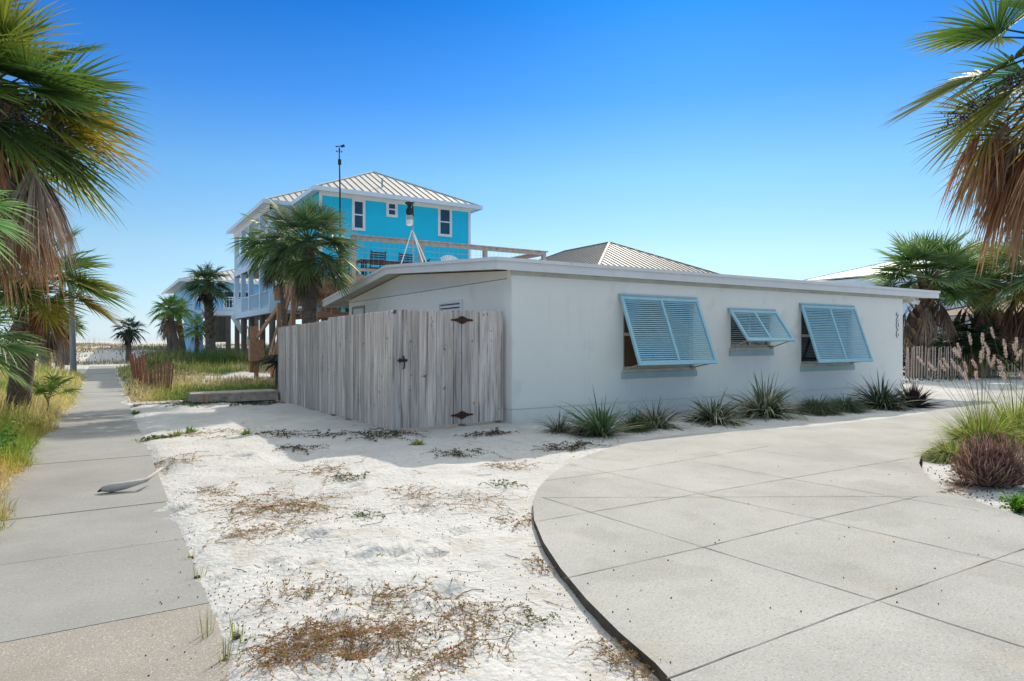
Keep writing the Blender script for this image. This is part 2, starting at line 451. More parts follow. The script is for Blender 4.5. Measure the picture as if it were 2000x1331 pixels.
rnd = random.Random(7)
JY = [3.81, 5.14, 6.4, 7.75, 9.1, 10.5, 12, 13.6, 15.2, 16.9, 18.8, 21, 23, 25, 27.5, 30, 33, 36, 39, 42]
def bh(y): return float(base_h(0, y))
mb = MB(); ma = MB()
ys2 = [-3, -1.5, 0, 1.3, 2.55] + JY + [46.5]
for i in range(len(ys2)-1):
    y0, y1 = ys2[i] + .006, ys2[i+1] - .006
    t = ma if y1 < 3.9 else mb
    dz = rnd.uniform(-.003, .003)
    x0, x1 = -.80, .47
    nseg = max(1, int((y1-y0)/.6))
    for k in range(nseg):
        a, b = y0 + (y1-y0)*k/nseg, y0 + (y1-y0)*(k+1)/nseg
        za, zb = bh(a) + .03 + dz, bh(b) + .03 + dz
        t.add([(x0,a,za),(x1,a,za),(x1,b,zb),(x0,b,zb)], [(0,1,2,3)])
    for yy in (y0, y1):
        z = bh(yy) + .03 + dz
        t.add([(x0,yy,z),(x1,yy,z),(x1,yy,z-.05),(x0,yy,z-.05)], [(0,1,2,3)])
o = mb.build('sidewalk', M['walk']); tag(o, 'grey concrete sidewalk leading to the dunes', None, kind='structure')
o = ma.build('sidewalk_apron', M['aggregate']); tag(o, 'brownish exposed aggregate slab of the sidewalk nearest the viewer', None, kind='structure')

mb = MB()
sheet(mb, [DRIVE, ISLE[::-1]], DRZ)
dr = mb.build('driveway', M['concrete']); tag(dr, 'curved pale concrete driveway with saw cut joints', None, kind='structure')
mb = MB()
for ring in (DRIVE, ISLE):
    k = len(ring)
    sub = []
    for i in range(k):
        a, b = ring[i], ring[(i+1) % k]
        mb.add([(a[0],a[1],DRZ-.0005),(b[0],b[1],DRZ-.0005),(b[0],b[1],DRZ-.2),(a[0],a[1],DRZ-.2)], [(0,1,2,3)])
o = mb.build('driveway_edge', M['slab_edge']); tag(o, 'dark soil stained edge of the driveway slab', None, kind='structure')
mb = MB()
JL = [((1100,1131),(1376,1069)), ((1376,1069),(1594,1015)), ((1594,1015),(1792,970.6)),
      ((1303,1327),(1640,1200)), ((1640,1200),(2030,1062)), ((1041,1020),(1329,971)), ((1329,971),(1795,892)),
      ((1059,972.6),(1813,970)), ((1059,972),(1376,1070)), ((1376,1070),(1724,1177)), ((1724,1177),(2060,1284)),
      ((1116,908),(1376,967)), ((1376,967),(1600,1015)), ((1600,1015),(2060,1121)),
      ((1350,900),(1537,935)), ((1537,935),(1735,969)), ((1735,969),(1914,999)),
      ((1428,873),(1675,909)), ((1675,909),(1790,924)), ((1062,940),(1240,916)), ((1240,916),(1500,872))]
for (a, b) in JL:
    p, q = gp(*a, DRZ), gp(*b, DRZ)
    L = math.hypot(q[0]-p[0], q[1]-p[1]); n = max(2, int(L/.12))
    dx, dy = (q[0]-p[0])/L, (q[1]-p[1])/L
    vs = []; 
    for i in range(n+1):
        t = i/n; wv = .0028 + rnd.uniform(-.0016, .0012); jx = rnd.uniform(-.002, .002)
        x, y = p[0]+dx*L*t - dy*jx, p[1]+dy*L*t + dx*jx
        vs += [(x+dy*wv, y-dx*wv, DRZ+.003), (x-dy*wv, y+dx*wv, DRZ+.003)]
    mb.add(vs, [(2*i, 2*i+2, 2*i+3, 2*i+1) for i in range(n)])
o = mb.build('driveway_joints', M['joint']); tag(o, 'thin dark joints cut across the driveway', None, kind='structure')

# ------------------------------------------------------------------ bungalow
HX0, HX1, HY0, HY1 = 5.66, 17.54, 9.15, 17.6
RX0, RX1, RY0, RY1, RIDGE = 5.32, 19.18, 9.05, 18.96, 13.9
ZE, ZR, ZB = 2.56, 2.90, 2.38          # underside of the roof at front eave, ridge, back eave
def rz(y):
    return ZE + (ZR-ZE)*(y-RY0)/(RIDGE-RY0) if y < RIDGE else ZR + (ZB-ZR)*(y-RIDGE)/(RY1-RIDGE)
house = thing('beach_bungalow', 'low pale bungalow with blue louvred shutters and a white edged roof', 'house', ((HX0+HX1)/2, 13.4, 0))
WINS = [(8.05, 9.86, .89, 2.18), (10.95, 12.22, 1.27, 2.0), (13.3, 15.25, .89, 2.17)]
T = .16
mb = MB()
# front wall with openings, split in vertical strips
xsb = [HX0] + [v for a in WINS for v in a[:2]] + [HX1]
def fw(x0, x1, z0, z1):
    mb.box(x0, x1, HY0, HY0+T, z0, z1)
for i in range(0, len(xsb)-1, 2):
    fw(xsb[i], xsb[i+1], .292, 2.62)
for a in WINS:
    fw(a[0], a[1], .292, a[2]); fw(a[0], a[1], a[3], 2.62)
# base course, set back a few millimetres
mb.box(HX0+.008, HX1-.008, HY0+.008, HY0+T-.004, -.3, .288)
# gable wall, lower block part and base
mb.box(HX0, HX0+T, HY0+T+.001, HY1, .292, 2.44)
mb.box(HX0+.008, HX0+T, HY0+T+.001, HY1, -.3, .288)
mb.box(HX1-T, HX1, HY0+T+.001, HY1, -.3, 2.44)
mb.box(HX0+T+.001, HX1-T-.001, HY1-T, HY1, -.3, 2.36)
mb.build('wall', M['wall'], house)
mb = MB()
for xx in (HX0+.004, HX1-T):
    pts = [(HY0+T+.002, 2.455), (HY1-.002, 2.455)]
    prof = [(HY0+T+.002, 2.452), (HY1-.002, 2.452), (HY1-.002, rz(HY1)-.005), (RIDGE, ZR-.005), (HY0+T+.002, rz(HY0+T)-.005)]
    k = len(prof)
    mb.add([(xx, y, z) for y, z in prof] + [(xx+T-.01, y, z) for y, z in prof],
           [tuple(range(k))[::-1], tuple(range(k, 2*k))] + [(i, (i+1) % k, k+(i+1) % k, k+i) for i in range(k)])
    mb.build('gable_siding', M['siding'], house); mb = MB()
mb = MB()
mb.box(HX0-.02, HX1+.3, HY0-.022, HY0-.001, 2.49, 2.585)   # board under the fascia
mb.build('frieze_board', M['soffit'], house)
mb = MB(); mb.box(HX0-.012, HX0-.001, HY0-.012, HY0+.07, .3, 2.55); mb.build('corner_trim', M['wall'], house)
# dark interior room behind windows
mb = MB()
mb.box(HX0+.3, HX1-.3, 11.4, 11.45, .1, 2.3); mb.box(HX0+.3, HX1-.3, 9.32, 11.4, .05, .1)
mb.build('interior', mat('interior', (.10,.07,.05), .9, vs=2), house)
# roof slabs
def slab(mb, y0, z0, y1, z1, th, x0, x1):
    mb.add([(x0,y0,z0),(x1,y0,z0),(x1,y1,z1),(x0,y1,z1),(x0,y0,z0+th),(x1,y0,z0+th),(x1,y1,z1+th),(x0,y1,z1+th)],
           [(0,3,2,1),(4,5,6,7),(0,1,5,4),(1,2,6,5),(2,3,7,6),(3,0,4,7)])
mb = MB()
slab(mb, RY0+.03, ZE+.02, RIDGE, ZR+.02, .15, RX0+.03, RX1-.03)
slab(mb, RIDGE, ZR+.02, RY1-.03, ZB+.02, .15, RX0+.03, RX1-.03)
roof = mb.build('roof', M['soffit'], house)
mb = MB()
for k, (th, off, b0) in enumerate(((.135, .0, 0.0), (.06, .022, .137))):     # two stepped boards
    x0, x1, y0, y1 = RX0-off, RX1+off, RY0-off, RY1+off
    mb.box(x0, x1, y0, RY0+.028, ZE+b0, ZE+b0+th)
    mb.box(x0, x1, RY1-.028, y1, ZB+b0, ZB+b0+th)
    for xa, xb in ((x0, RX0+.028), (RX1-.028, x1)):
        slab(mb, RY0+.029, ZE+b0+.002, RIDGE, ZR+b0, th, xa, xb)
        slab(mb, RIDGE, ZR+b0, RY1-.029, ZB+b0+.002, th, xa, xb)
mb.build('fascia', M['trim'], roof)
mb = MB()
slab(mb, RY0, ZE+.178, RIDGE, ZR+.178, .012, RX0, RX1); slab(mb, RIDGE, ZR+.178, RY1, ZB+.178, .012, RX0, RX1)
mb.build('roof_membrane', mat('white_membrane', (.72,.72,.70), .8, vs=1.5, speck=[(3,.6,(.45,.44,.42),.5)]), roof)
# rafters under the gable overhang and carport beam on the right
mb = MB()
mb.beam((RX1-.5, RY0+.3, 2.52), (RX1-.5, RY1-.4, 2.5), .09, .12)
mb.beam((HX1, 12.2, 2.5), (RX1-.1, 12.2, 2.5), .09, .12)
mb.build('overhang_beam', M['soffit'], roof)
mb = MB(); mb.beam((HX0+.02, 18.45, 2.24), (RX0+.1, 18.45, 2.24), .1, .14); mb.beam((HX0+.4, 18.3, -.2), (HX0+.4, 18.3, 2.3), .12, .12)
mb.build('porch_post', M['timber'], house)
# windows
wlab = [('large window at the left with a brown curtain', 'curtain'), ('small window with closed blinds', 'glass'), ('dark window at the right', 'glass')]
for i, (x0, x1, z0, z1) in enumerate(WINS):
    mb = MB(); fwid = .05
    y0, y1 = HY0+.03, HY0+.09
    mb.box(x0+.001, x0+fwid, y0, y1, z0, z1); mb.box(x1-fwid, x1-.001, y0, y1, z0, z1)
    mb.box(x0+fwid, x1-fwid, y0, y1, z0, z0+fwid); mb.box(x0+fwid, x1-fwid, y0, y1, z1-fwid, z1)
    if i != 1: mb.box(x0+fwid, x1-fwid, y0, y1-.01, (z0+z1)/2-.028, (z0+z1)/2+.028)
    else: mb.box((x0+x1)/2-.02, (x0+x1)/2+.02, y0, y1-.01, z0+fwid, z1-fwid)
    mb.box(x0-.03, x1+.03, HY0-.045, HY0-.001, z0-.05, z0+.0)      # projecting wooden stool
    wn = mb.build('window', M['frame_cream'], house); wn['label'] = wlab[i][0]
    mb = MB(); mb.box(x0+fwid-.01, x1-fwid+.01, HY0+.06, HY0+.066, z0+fwid-.01, z1-fwid+.01)
    mb.build('pane', M['curtain'] if i == 0 else M['glass'], wn)
    if i == 1:
        mb = MB()
        for k in range(16):
            z = z0+.07+k*.04; mb.box(x0+.06, x1-.06, HY0+.05, HY0+.056, z, z+.006)
        mb.build('blind', M['trim'], wn)
    mb = MB(); mb.box(x0-.05, x1+.06, HY0-.05, HY0-.0015, z0-.17, z0-.055)
    mb.build('sill', M['sill'], wn)
# bahama shutters: (x0, x1, ztop, out, drop)
for i, (x0, x1, zt, out, drop, n) in enumerate([(7.93, 9.92, 2.22, .50, 1.24, 30), (10.85, 12.34, 2.04, .46, .63, 15), (13.21, 15.3, 2.21, .44, 1.28, 30)]):
    L = math.hypot(out, drop); dy, dz = -out/L, -drop/L     # along the panel
    ny_, nz_ = -drop/L, out/L                                 # outward normal
    y00 = HY0-.05
    def P(x, s, n_): return (x, y00 + dy*s + ny_*n_, zt + dz*s + nz_*n_)
    def pbox(mb, xa, xb, sa, sb, na, nb):
        vs = [P(xa,sa,na),P(xb,sa,na),P(xb,sb,na),P(xa,sb,na),P(xa,sa,nb),P(xb,sa,nb),P(xb,sb,nb),P(xa,sb,nb)]
        mb.add(vs, [(0,3,2,1),(4,5,6,7),(0,1,5,4),(1,2,6,5),(2,3,7,6),(3,0,4,7)])
    mb = MB(); st = .06
    pbox(mb, x0, x0+st, 0, L, -.018, .022); pbox(mb, x1-st, x1, 0, L, -.018, .022)
    pbox(mb, x0+st, x1-st, 0, st, -.017, .021); pbox(mb, x0+st, x1-st, L-st*1.1, L, -.017, .021)
    xm = (x0+x1)/2; pbox(mb, xm-.028, xm+.028, st, L-st*1.1, -.017, .02)
    sh = mb.build('shutter', M['shutter'], house)
    sh['label'] = ['large blue louvred shutter propped open over the left window', 'small blue louvred shutter propped wide open', 'large blue louvred shutter propped open at the right'][i]
    mb = MB()
    pit = (L - 2.1*st)/n
    for k in range(n):
        s = st + pit*(k+.5)
        for xa, xb in ((x0+st, xm-.028), (xm+.028, x1-st)):
            a = P(xa, s-pit*.5, -.014); b = P(xa, s+pit*.62, .014)
            mb.beam(((xa), (a[1]+b[1])/2, (a[2]+b[2])/2), ((xb), (a[1]+b[1])/2, (a[2]+b[2])/2), .0001, .0001) if False else None
            th = .004
            vs = []
            for xx in (xa, xb):
                for (s_, n_) in ((s-pit*.49, -.015), (s+pit*.49, .010), (s+pit*.49, .015), (s-pit*.49, -.010)):
                    vs.append(P(xx, s_, n_))
            mb.add(vs, [(0,1,2,3),(7,6,5,4),(0,4,5,1),(1,5,6,2),(2,6,7,3),(3,7,4,0)])
    mb.build('louvres', M['shutter'], sh)
    mb = MB(); mb.box(x0, x1, HY0-.052, HY0-.002, zt+.015, zt+.05); mb.build('hinge_rail', M['sill'], sh)
    mb = MB()
    zb = zt - drop
    z0w = WINS[i][2]
    mb.tube([(x1-.12, HY0-.03, z0w+.0), (x1-.03, y00-out+.03, zb+.02)], .011, 6)
    mb.build('prop_arm', M['timber_grey'], sh); mb = MB()
    mb.tube([(x0+.12, HY0-.03, z0w+.0), (x0+.03, y00-out+.03, zb+.02)], .011, 6)
    mb.build('prop_arm', M['timber_grey'], sh); mb = MB()
    mb.box(x1-.16, x1-.08, HY0-.06, HY0-.002, z0w-.03, z0w+.04)
    mb.build('bracket', M['timber_grey'], sh)
# gable vent and side window
def gx(y): return y
mb = MB()
vy0, vy1, vz0, vz1 = 10.88, 11.86, 1.55, 2.19
x_ = HX0
for a in ((vy0, vy0+.05, vz0, vz1), (vy1-.05, vy1, vz0, vz1), (vy0+.05, vy1-.05, vz1-.05, vz1), (vy0+.05, vy1-.05, vz0, vz0+.05)):
    mb.box(x_-.045, x_-.001, a[0], a[1], a[2], a[3])
gv = mb.build('gable_louvre', M['white'], house)
mb = MB()
for k in range(8):
    z = vz0+.08+k*.07
    mb.add([(x_-.04, vy0+.05, z), (x_-.04, vy1-.05, z), (x_-.006, vy1-.05, z+.05), (x_-.006, vy0+.05, z+.05)], [(0,1,2,3)])
    mb.add([(x_-.042, vy0+.05, z+.004), (x_-.042, vy1-.05, z+.004), (x_-.008, vy1-.05, z+.054), (x_-.008, vy0+.05, z+.054)], [(3,2,1,0)])
mb.build('slats', M['trim'], gv)
mb = MB(); mb.box(x_-.003, x_-.0012, vy0+.04, vy1-.04, vz0+.04, vz1-.04); mb.build('backing', M['dark'], gv)
mb = MB()
for a in ((16.3, 16.36, .3, 2.32), (17.2, 17.26, .3, 2.32), (16.36, 17.2, 2.26, 2.32)):
    mb.box(x_-.03, x_-.001, *a)
dr2 = mb.build('side_door_frame', M['timber_grey'], house)
mb = MB(); mb.box(x_-.015, x_-.002, 16.37, 17.19, .3, 2.25); mb.build('door', M['white'], dr2)
# cable stub and floodlight
mb = MB(); mb.tube([(RX1-1.0, RY0+.2, 2.54), (RX1-1.0, RY0+.2, 2.47)], .07, 10)
fl = mb.build('floodlight', M['white'], roof)
for sx in (-.09, .09):
    mb = MB(); mb.tube([(RX1-1.0+sx*.4, RY0+.18, 2.47), (RX1-1.0+sx*1.3, RY0+.08, 2.42)], [.035, .065], 10); mb.build('lamp_head', M['white'], fl)
# house number 206 stacked vertically
def text_mesh(ch, size, ext, off=0.0):
    cu = bpy.data.curves.new('t', 'FONT'); cu.body = ch; cu.size = size; cu.extrude = ext; cu.offset = off
    cu.align_x = 'CENTER'
    ob = bpy.data.objects.new('t', cu); col.objects.link(ob)
    bpy.context.view_layer.update()
    m = bpy.data.meshes.new_from_object(ob.evaluated_get(bpy.context.evaluated_depsgraph_get()))
    bpy.data.objects.remove(ob)
    return m
for k, ch in enumerate('206'):
    for (off, mt, yy, nm) in ((.010, 'dark', HY0-.006, 'digit_backing'), (.006, 'white', HY0-.02, 'house_number')):
        m = text_mesh(ch, .27, .005, off)
        m.materials.clear(); m.materials.append(M[mt])
        n = bpy.data.objects.new(nm, m); col.objects.link(n); n.parent = house
        n.location = Vector((17.28, yy, 1.94 - k*.215)) - Vector(house['_w']); n.rotation_euler = (R(90), 0, 0)

# ------------------------------------------------------------------ picket fence with gate
fence = thing('privacy_fence', 'weathered grey dog eared picket fence enclosing the bungalow side yard', 'fence', (3.66, 9.34, 0))
rf = random.Random(3)
def pickets(mb, x0, y0, x1, y1, ztop, zbot, bw=.14, gap=.006, flip=1):
    L = math.hypot(x1-x0, y1-y0); dx, dy = (x1-x0)/L, (y1-y0)/L
    nx_, ny_ = dy*flip, -dx*flip
    n = int(round(L/(bw+gap))); bw = L/n - gap
    for i in range(n):
        a = i*(bw+gap); b = a + bw + rf.uniform(-.003, 0)
        zt = ztop(a/L) + rf.uniform(-.004, .004); zb = zbot(a/L) + rf.uniform(-.006, .006)
        o_ = rf.uniform(0, .005); th = .017
        tone = rf.uniform(.66, 1.18); wv = rf.uniform(-.03, .05); c = (tone*(1+wv*.6), tone, tone*(1-wv*.8)); lean = rf.uniform(-.003, .003); sh = rf.uniform(0, 5)
        e = .028
        prof = [(a, zb), (b, zb), (b, zt-e), (b-e*.9, zt), (a+e*.9, zt), (a, zt-e)]
        vs = []
        for q in (o_, o_+th):
            for (s_, z_) in prof:
                s2 = s_ + lean*(z_-zb)
                vs.append((x0+dx*s2+nx_*q, y0+dy*s2+ny_*q, z_))
        k = 6
        mb.add(vs, [tuple(range(k))[::-1], tuple(range(k, 2*k))] + [(j, (j+1) % k, k+(j+1) % k, k+j) for j in range(k)], c)
GY = 9.34
lerp = lambda a, b: (lambda t: a + (b-a)*t)
mb = MB(); pickets(mb, 3.66, GY-.02, 3.66, 12.6, lerp(1.875, 1.86), lerp(.085, .03), flip=-1); mb.build('picket_panel', M['picket'], fence)
mb = MB(); pickets(mb, 3.67, 12.65, 3.67, 16.95, lerp(1.81, 1.74), lerp(.02, -.06), flip=-1); mb.build('picket_panel', M['picket'], fence)
# px 899 is the hinge line
HXG = 4.83
mb = MB(); pickets(mb, HXG, GY, 5.60, GY, lerp(1.90, 1.905), lerp(.10, .11)); mb.build('picket_panel', M['picket'], fence)
mb = MB(); pickets(mb, 3.80, GY, HXG-.004, GY, lerp(1.885, 1.90), lerp(.09, .095)); gate = mb.build('gate', M['picket'], fence)
mb = MB(); pickets(mb, 3.655, GY, 3.795, GY, lerp(1.88, 1.88), lerp(.07, .07)); mb.build('picket_panel', M['picket'], fence)
for (x, y) in ((3.73, GY+.11), (5.55, GY+.1), (HXG+.06, GY+.1), (3.74, 11.6), (3.74, 13.9), (3.76, 16.7)):
    mb = MB(); mb.box(x-.045, x+.045, y-.045, y+.045, -.3, 1.78 if y > GY+.5 else 1.8); mb.build('post', M['timber_grey'], fence)
mb = MB()
for z in (.38, 1.0, 1.6):
    mb = MB(); mb.beam((3.70, GY+.08, z), (3.70, 16.9, z-.1), .035, .08); mb.build('rail', M['timber_grey'], fence)
for z in (.36, 1.62):
    mb = MB(); mb.beam((HXG+.1, GY+.02, z), (5.6, GY+.02, z), .035, .08); mb.build('rail', M['timber_grey'], fence)
for z in (.36, 1.62):
    mb = MB(); mb.beam((3.83, GY+.02, z), (HXG-.03, GY+.02, z), .035, .08); mb.build('rail', M['timber_grey'], gate)
def hinge(z):
    mb = MB()
    w_, h_ = .19, .062
    for sg in (-1, 1):
        prof = [(0, -h_), (sg*.035, -h_*.92), (sg*.07, -.033), (sg*.13, -.017), (sg*w_, -.013), (sg*(w_+.012), 0), (sg*w_, .013), (sg*.13, .017), (sg*.07, .033), (sg*.035, h_*.92), (0, h_)]
        k = len(prof)
        vs = [(HXG + a, GY-.0235, z + b) for a, b in prof] + [(HXG + a, GY-.0285, z + b) for a, b in prof]
        mb.add(vs, [tuple(range(k)), tuple(range(k, 2*k))[::-1]] + [(j, (j+1) % k, k+(j+1) % k, k+j) for j in range(k)])
    mb.tube([(HXG, GY-.033, z-.065), (HXG, GY-.033, z+.065)], .009, 8)
    for sg in (-1, 1):
        for q in (.05, .1, .165): mb.ball((HXG+sg*q, GY-.03, z), .006)
    mb.build('hinge', M['rust'], gate)
hinge(1.745); hinge(.235)
mb = MB()
mb.box(3.80, 3.90, GY-.028, GY-.022, 1.10, 1.14); mb.tube([(3.83, GY-.035, 1.19), (3.84, GY-.055, 1.12), (3.84, GY-.05, 1.02), (3.83, GY-.03, .99)], .011, 7)
mb.tube([(3.74, GY-.03, 1.12), (3.86, GY-.045, 1.13)], .012, 7); mb.box(3.76, 3.80, GY-.034, GY-.022, 1.09, 1.15)
mb.build('latch', M['dark'], gate)

# ------------------------------------------------------------------ timber roof deck and stair behind the bungalow
deck = thing('timber_deck', 'brown timber deck with wire railing rising behind the bungalow roof', 'deck', (6.4, 19.3, 0))
DY, DZ = 19.35, 3.42
def railpost(x, y, z0=DZ-.3, z1=4.56, w_=.13):
    mb = MB(); mb.box(x-w_/2, x+w_/2, y-w_/2, y+w_/2, z0, z1); mb.build('post', M['timber_grey' if y < 19.6 else 'timber'], deck)
PX = [6.36, 8.56, 10.9, 13.3]
for i, x in enumerate(PX): railpost(x, DY, -.3 if i in (0, 3) else DZ-.3)
railpost(13.3, 24.6, -.3); railpost(6.36, 24.6, -.3)
mb = MB()
mb.box(PX[0]-.08, 13.42, DY-.12, DY+.1, 4.565, 4.60); mb.box(PX[0]+.07, 13.3, DY-.085, DY-.045, 4.44, 4.56)
mb.box(13.2, 13.42, DY+.11, 24.7, 4.565, 4.60); mb.box(13.25, 13.29, DY+.1, 24.6, 4.44, 4.56)
mb.build('top_rail', M['timber_grey'], deck)
mb = MB(); mb.box(PX[0]+.07, 13.2, DY-.03, DY+.02, DZ+.10, DZ+.19); mb.build('bottom_rail', M['timber_grey'], deck)
mb = MB()
x = PX[0]+.1
while x < 13.2:
    mb.tube([(x, DY-.05, DZ+.15), (x, DY-.05, 4.5)], .0035, 4); x += .17
for z in (3.72, 3.9, 4.08, 4.26): mb.tube([(PX[0], DY-.05, z), (13.3, DY-.05, z)], .0035, 4)
mb.build('wire_panel', M['metal'], deck)
mb = MB()
y = DY+.08; 
while y < 24.6:
    mb.box(5.2, 13.35, y, y+.135, DZ-.04, DZ); y += .145
mb.build('deck_boards', M['timber'], deck)
mb = MB()
mb.box(5.15, 13.4, DY-.06, DY-.015, DZ-.34, DZ-.045); mb.box(5.15, 13.4, 24.6, 24.65, DZ-.34, DZ-.045)
x = 5.3
while x < 13.3:
    mb.box(x, x+.045, DY+.0, 24.55, DZ-.28, DZ-.045); x += .41
for yy in (DY+.6, 22.0, 24.2): mb.box(5.1, 13.4, yy, yy+.09, DZ-.58, DZ-.285)
mb.build('joists', M['timber'], deck)
mb = MB()
mb.beam((6.36, DY, 2.2), (7.6, DY+.0, 3.05), .05, .14); mb.build('brace', M['timber'], deck); mb = MB(); mb.beam((6.36, 24.6, 1.9), (7.6, 24.6, 3.0), .05, .14)
mb.build('brace', M['timber'], deck)
for zz in (2.55, 2.2):
    mb = MB(); mb.beam((4.9, DY+.5, zz), (7.4, DY+.5, zz), .05, .18); mb.build('beam', M['timber'], deck)
# stair along +Y, rising towards the bungalow
SXa, SXb = 5.0, 6.1
B0, B1 = (24.0, -.15), (19.75, DZ-.05)
stair = thing('timber_stair', 'steep brown timber stair with handrails climbing to the deck behind the palm', 'stair', (5.5, 24.0, -.15))
mb = MB()
for x in (SXa, SXb):
    mb = MB(); mb.beam((x, B0[0], B0[1]+.1), (x, B1[0], B1[1]-.1), .045, .28); mb.build('stringer', M['timber'], stair)
mb = MB()
n = 18
for i in range(n):
    t = (i+.6)/n; y = B0[0]+(B1[0]-B0[0])*t; z = B0[1]+(B1[1]-B0[1])*t
    mb.box(SXa+.03, SXb-.03, y-.13, y+.13, z-.02, z+.02)
mb.build('treads', M['timber'], stair)
for x in (SXa-.05, SXb+.05):
    for t in (0.02, .5):
        y = B0[0]+(B1[0]-B0[0])*t; z = B0[1]+(B1[1]-B0[1])*t
        mb = MB(); mb.box(x-.045, x+.045, y-.045, y+.045, -.35, z+1.12); mb.build('newel_post', M['timber'], stair)
for x in (SXa-.09, SXb+.09):
    mb = MB()
    for dz in (1.05, .55): mb.beam((x, B0[0]+.1, B0[1]+dz), (x, B1[0], B1[1]+dz), .04, .13)
    mb.build('handrail', M['timber'], stair)
for x in (SXa-.1, SXb+.02):
    mb = MB()
    for t in np.linspace(.06, .94, 14):
        y = B0[0]+(B1[0]-B0[0])*t; z = B0[1]+(B1[1]-B0[1])*t
        mb.tube([(x, y, z+.12), (x, y, z+1.05)], .006, 4)
    mb.build('baluster_wires', M['metal'], stair)
# landing and its tall posts
for (x, y) in ((4.72, 19.9), (4.98, 19.5), (4.6, 21.2), (4.3, 23.2)):
    mb = MB(); mb.box(x-.06, x+.06, y-.06, y+.06, -.3, 3.3 if y < 20.5 else (2.6 if y < 22 else 1.6)); mb.build('post', M['timber'], stair)
mb = MB()
mb.beam((4.3, 23.2, 1.5), (4.6, 21.2, 2.5), .05, .14); mb.beam((4.25, 23.25, .35), (4.25, 23.25, 1.9), .28, .05)
mb.box(4.05, 4.5, 22.9, 23.2, .75, 1.45)
mb.build('side_panel', M['timber'], stair)

# patio furniture on the deck
def patio_chair(label, c, loc, rz_, mt):
    t = thing('patio_chair', label, 'chair', loc, 'chairs at the deck table')
    lx, ly, lz = loc
    mb = MB(); 
    for k in range(5): mb.box(lx-.24, lx+.24, ly-.22+k*.09, ly-.15+k*.09, lz+.42, lz+.445)
    mb.build('seat', mt, t)
    mb = MB()
    for k in range(6): mb.box(lx-.23, lx+.23, ly+.235+k*.012, ly+.255+k*.012, lz+.52+k*.075, lz+.575+k*.075)
    for sx in (-.25, .25): mb.beam((lx+sx, ly+.22, lz+.42), (lx+sx, ly+.31, lz+.99), .035, .035)
    mb.build('backrest', mt, t)
    for sx in (-.25, .25):
        for sy in (-.2, .24):
            mb = MB(); mb.box(lx+sx-.02, lx+sx+.02, ly+sy-.02, ly+sy+.02, lz, lz+.42 if sy > 0 else lz+.64); mb.build('leg', mt, t)
        mb = MB(); mb.box(lx+sx-.03, lx+sx+.03, ly-.24, ly+.26, lz+.64, lz+.665); mb.build('armrest', mt, t)
    t.rotation_euler = (0, 0, rz_)
    return t
dkm = mat('dark_wicker', (.045,.045,.06), .6, vs=30)
ch = patio_chair('dark slatted patio chair at the deck table, nearest the corner post', None, (7.75, 21.3, DZ), math.pi, dkm)
copy_tree(ch, (8.75, 21.3, DZ), math.pi, 'dark slatted patio chair at the deck table, just left of the tripod', 'chairs at the deck table')
copy_tree(ch, (7.2, 21.9, DZ), math.pi*.5, 'dark slatted patio chair at the left head of the deck table', 'chairs at the deck table')
copy_tree(ch, (9.75, 22.2, DZ), -math.pi*.5, 'dark slatted patio chair behind the tripod at the right head of the deck table', 'chairs at the deck table')
tb = thing('patio_table', 'long dark patio table standing on the timber deck', 'table', (8.4, 22.0, DZ))
mb = MB()
for k in range(7): mb.box(7.35, 9.45, 21.58+k*.13, 21.70+k*.13, DZ+.72, DZ+.75)
mb.build('tabletop', dkm, tb)
for sx in (7.45, 9.35):
    for sy in (21.65, 22.4):
        mb = MB(); mb.box(sx-.03, sx+.03, sy-.03, sy+.03, DZ, DZ+.719); mb.build('leg', dkm, tb)
# white adirondack chair
ad = thing('adirondack_chair', 'white fan backed adirondack chair on the deck beside the railing', 'chair', (10.35, 20.6, DZ))
mb = MB(); ax_, ay_ = 10.35, 20.6
for k in range(-4, 5):
    a = k*.085
    mb.beam((ax_+k*.05, ay_+.0, DZ+.3), (ax_+math.sin(a)*.95, ay_+.35, DZ+.3+math.cos(a*1.6)*.72), .058, .018, up=(0,1,0))
mb.build('backrest', M['white'], ad)
mb = MB()
for k in range(6): mb.box(ax_-.27, ax_+.27, ay_-.5+k*.085, ay_-.43+k*.085, DZ+.36-k*.02, DZ+.38-k*.02)
mb.build('seat', M['white'], ad)
for sx in (-.3, .3):
    mb = MB(); mb.box(ax_+sx-.07, ax_+sx+.07, ay_-.55, ay_+.15, DZ+.55, DZ+.575); mb.build('armrest', M['white'], ad)
    mb = MB(); mb.box(ax_+sx-.02, ax_+sx+.02, ay_-.5, ay_-.4, DZ, DZ+.549); mb.build('leg', M['white'], ad)
    mb = MB(); mb.beam((ax_+sx, ay_-.38, DZ+.34), (ax_+sx, ay_+.4, DZ+.05), .025, .1); mb.build('leg', M['white'], ad)

# wind sensor mast
mx_, my_ = dp(664, 19.3)[:2]
ms = thing('wind_sensor_mast', 'thin pole carrying a wind vane and cup sensor above the palm crown', 'weather station', (mx_, my_, DZ))
def zt_(py): return zat(py, 19.3)
mb = MB(); mb.tube([(mx_, my_, 2.2), (mx_, my_, zt_(372)), (mx_-.02, my_, zt_(300))], [.028, .024, .015], 7); mb.build('pole', M['dark'], ms)
mb = MB(); mb.tube([(mx_-.01, my_, zt_(322)), (mx_-.01, my_, zt_(312))], .05, 8); mb.build('collar', M['dark'], ms)
mb = MB()
mb.tube([(mx_-.02, my_, zt_(300)), (mx_-.02, my_, zt_(289))], .02, 6)
mb.tube([(mx_-.10, my_, zt_(287.5)), (mx_+.10, my_-.02, zt_(284.5))], .014, 6)
mb.beam((mx_+.03, my_, zt_(286.5)), (mx_+.13, my_-.02, zt_(283.5)), .012, .07); mb.ball((mx_-.11, my_, zt_(287.7)), .025)
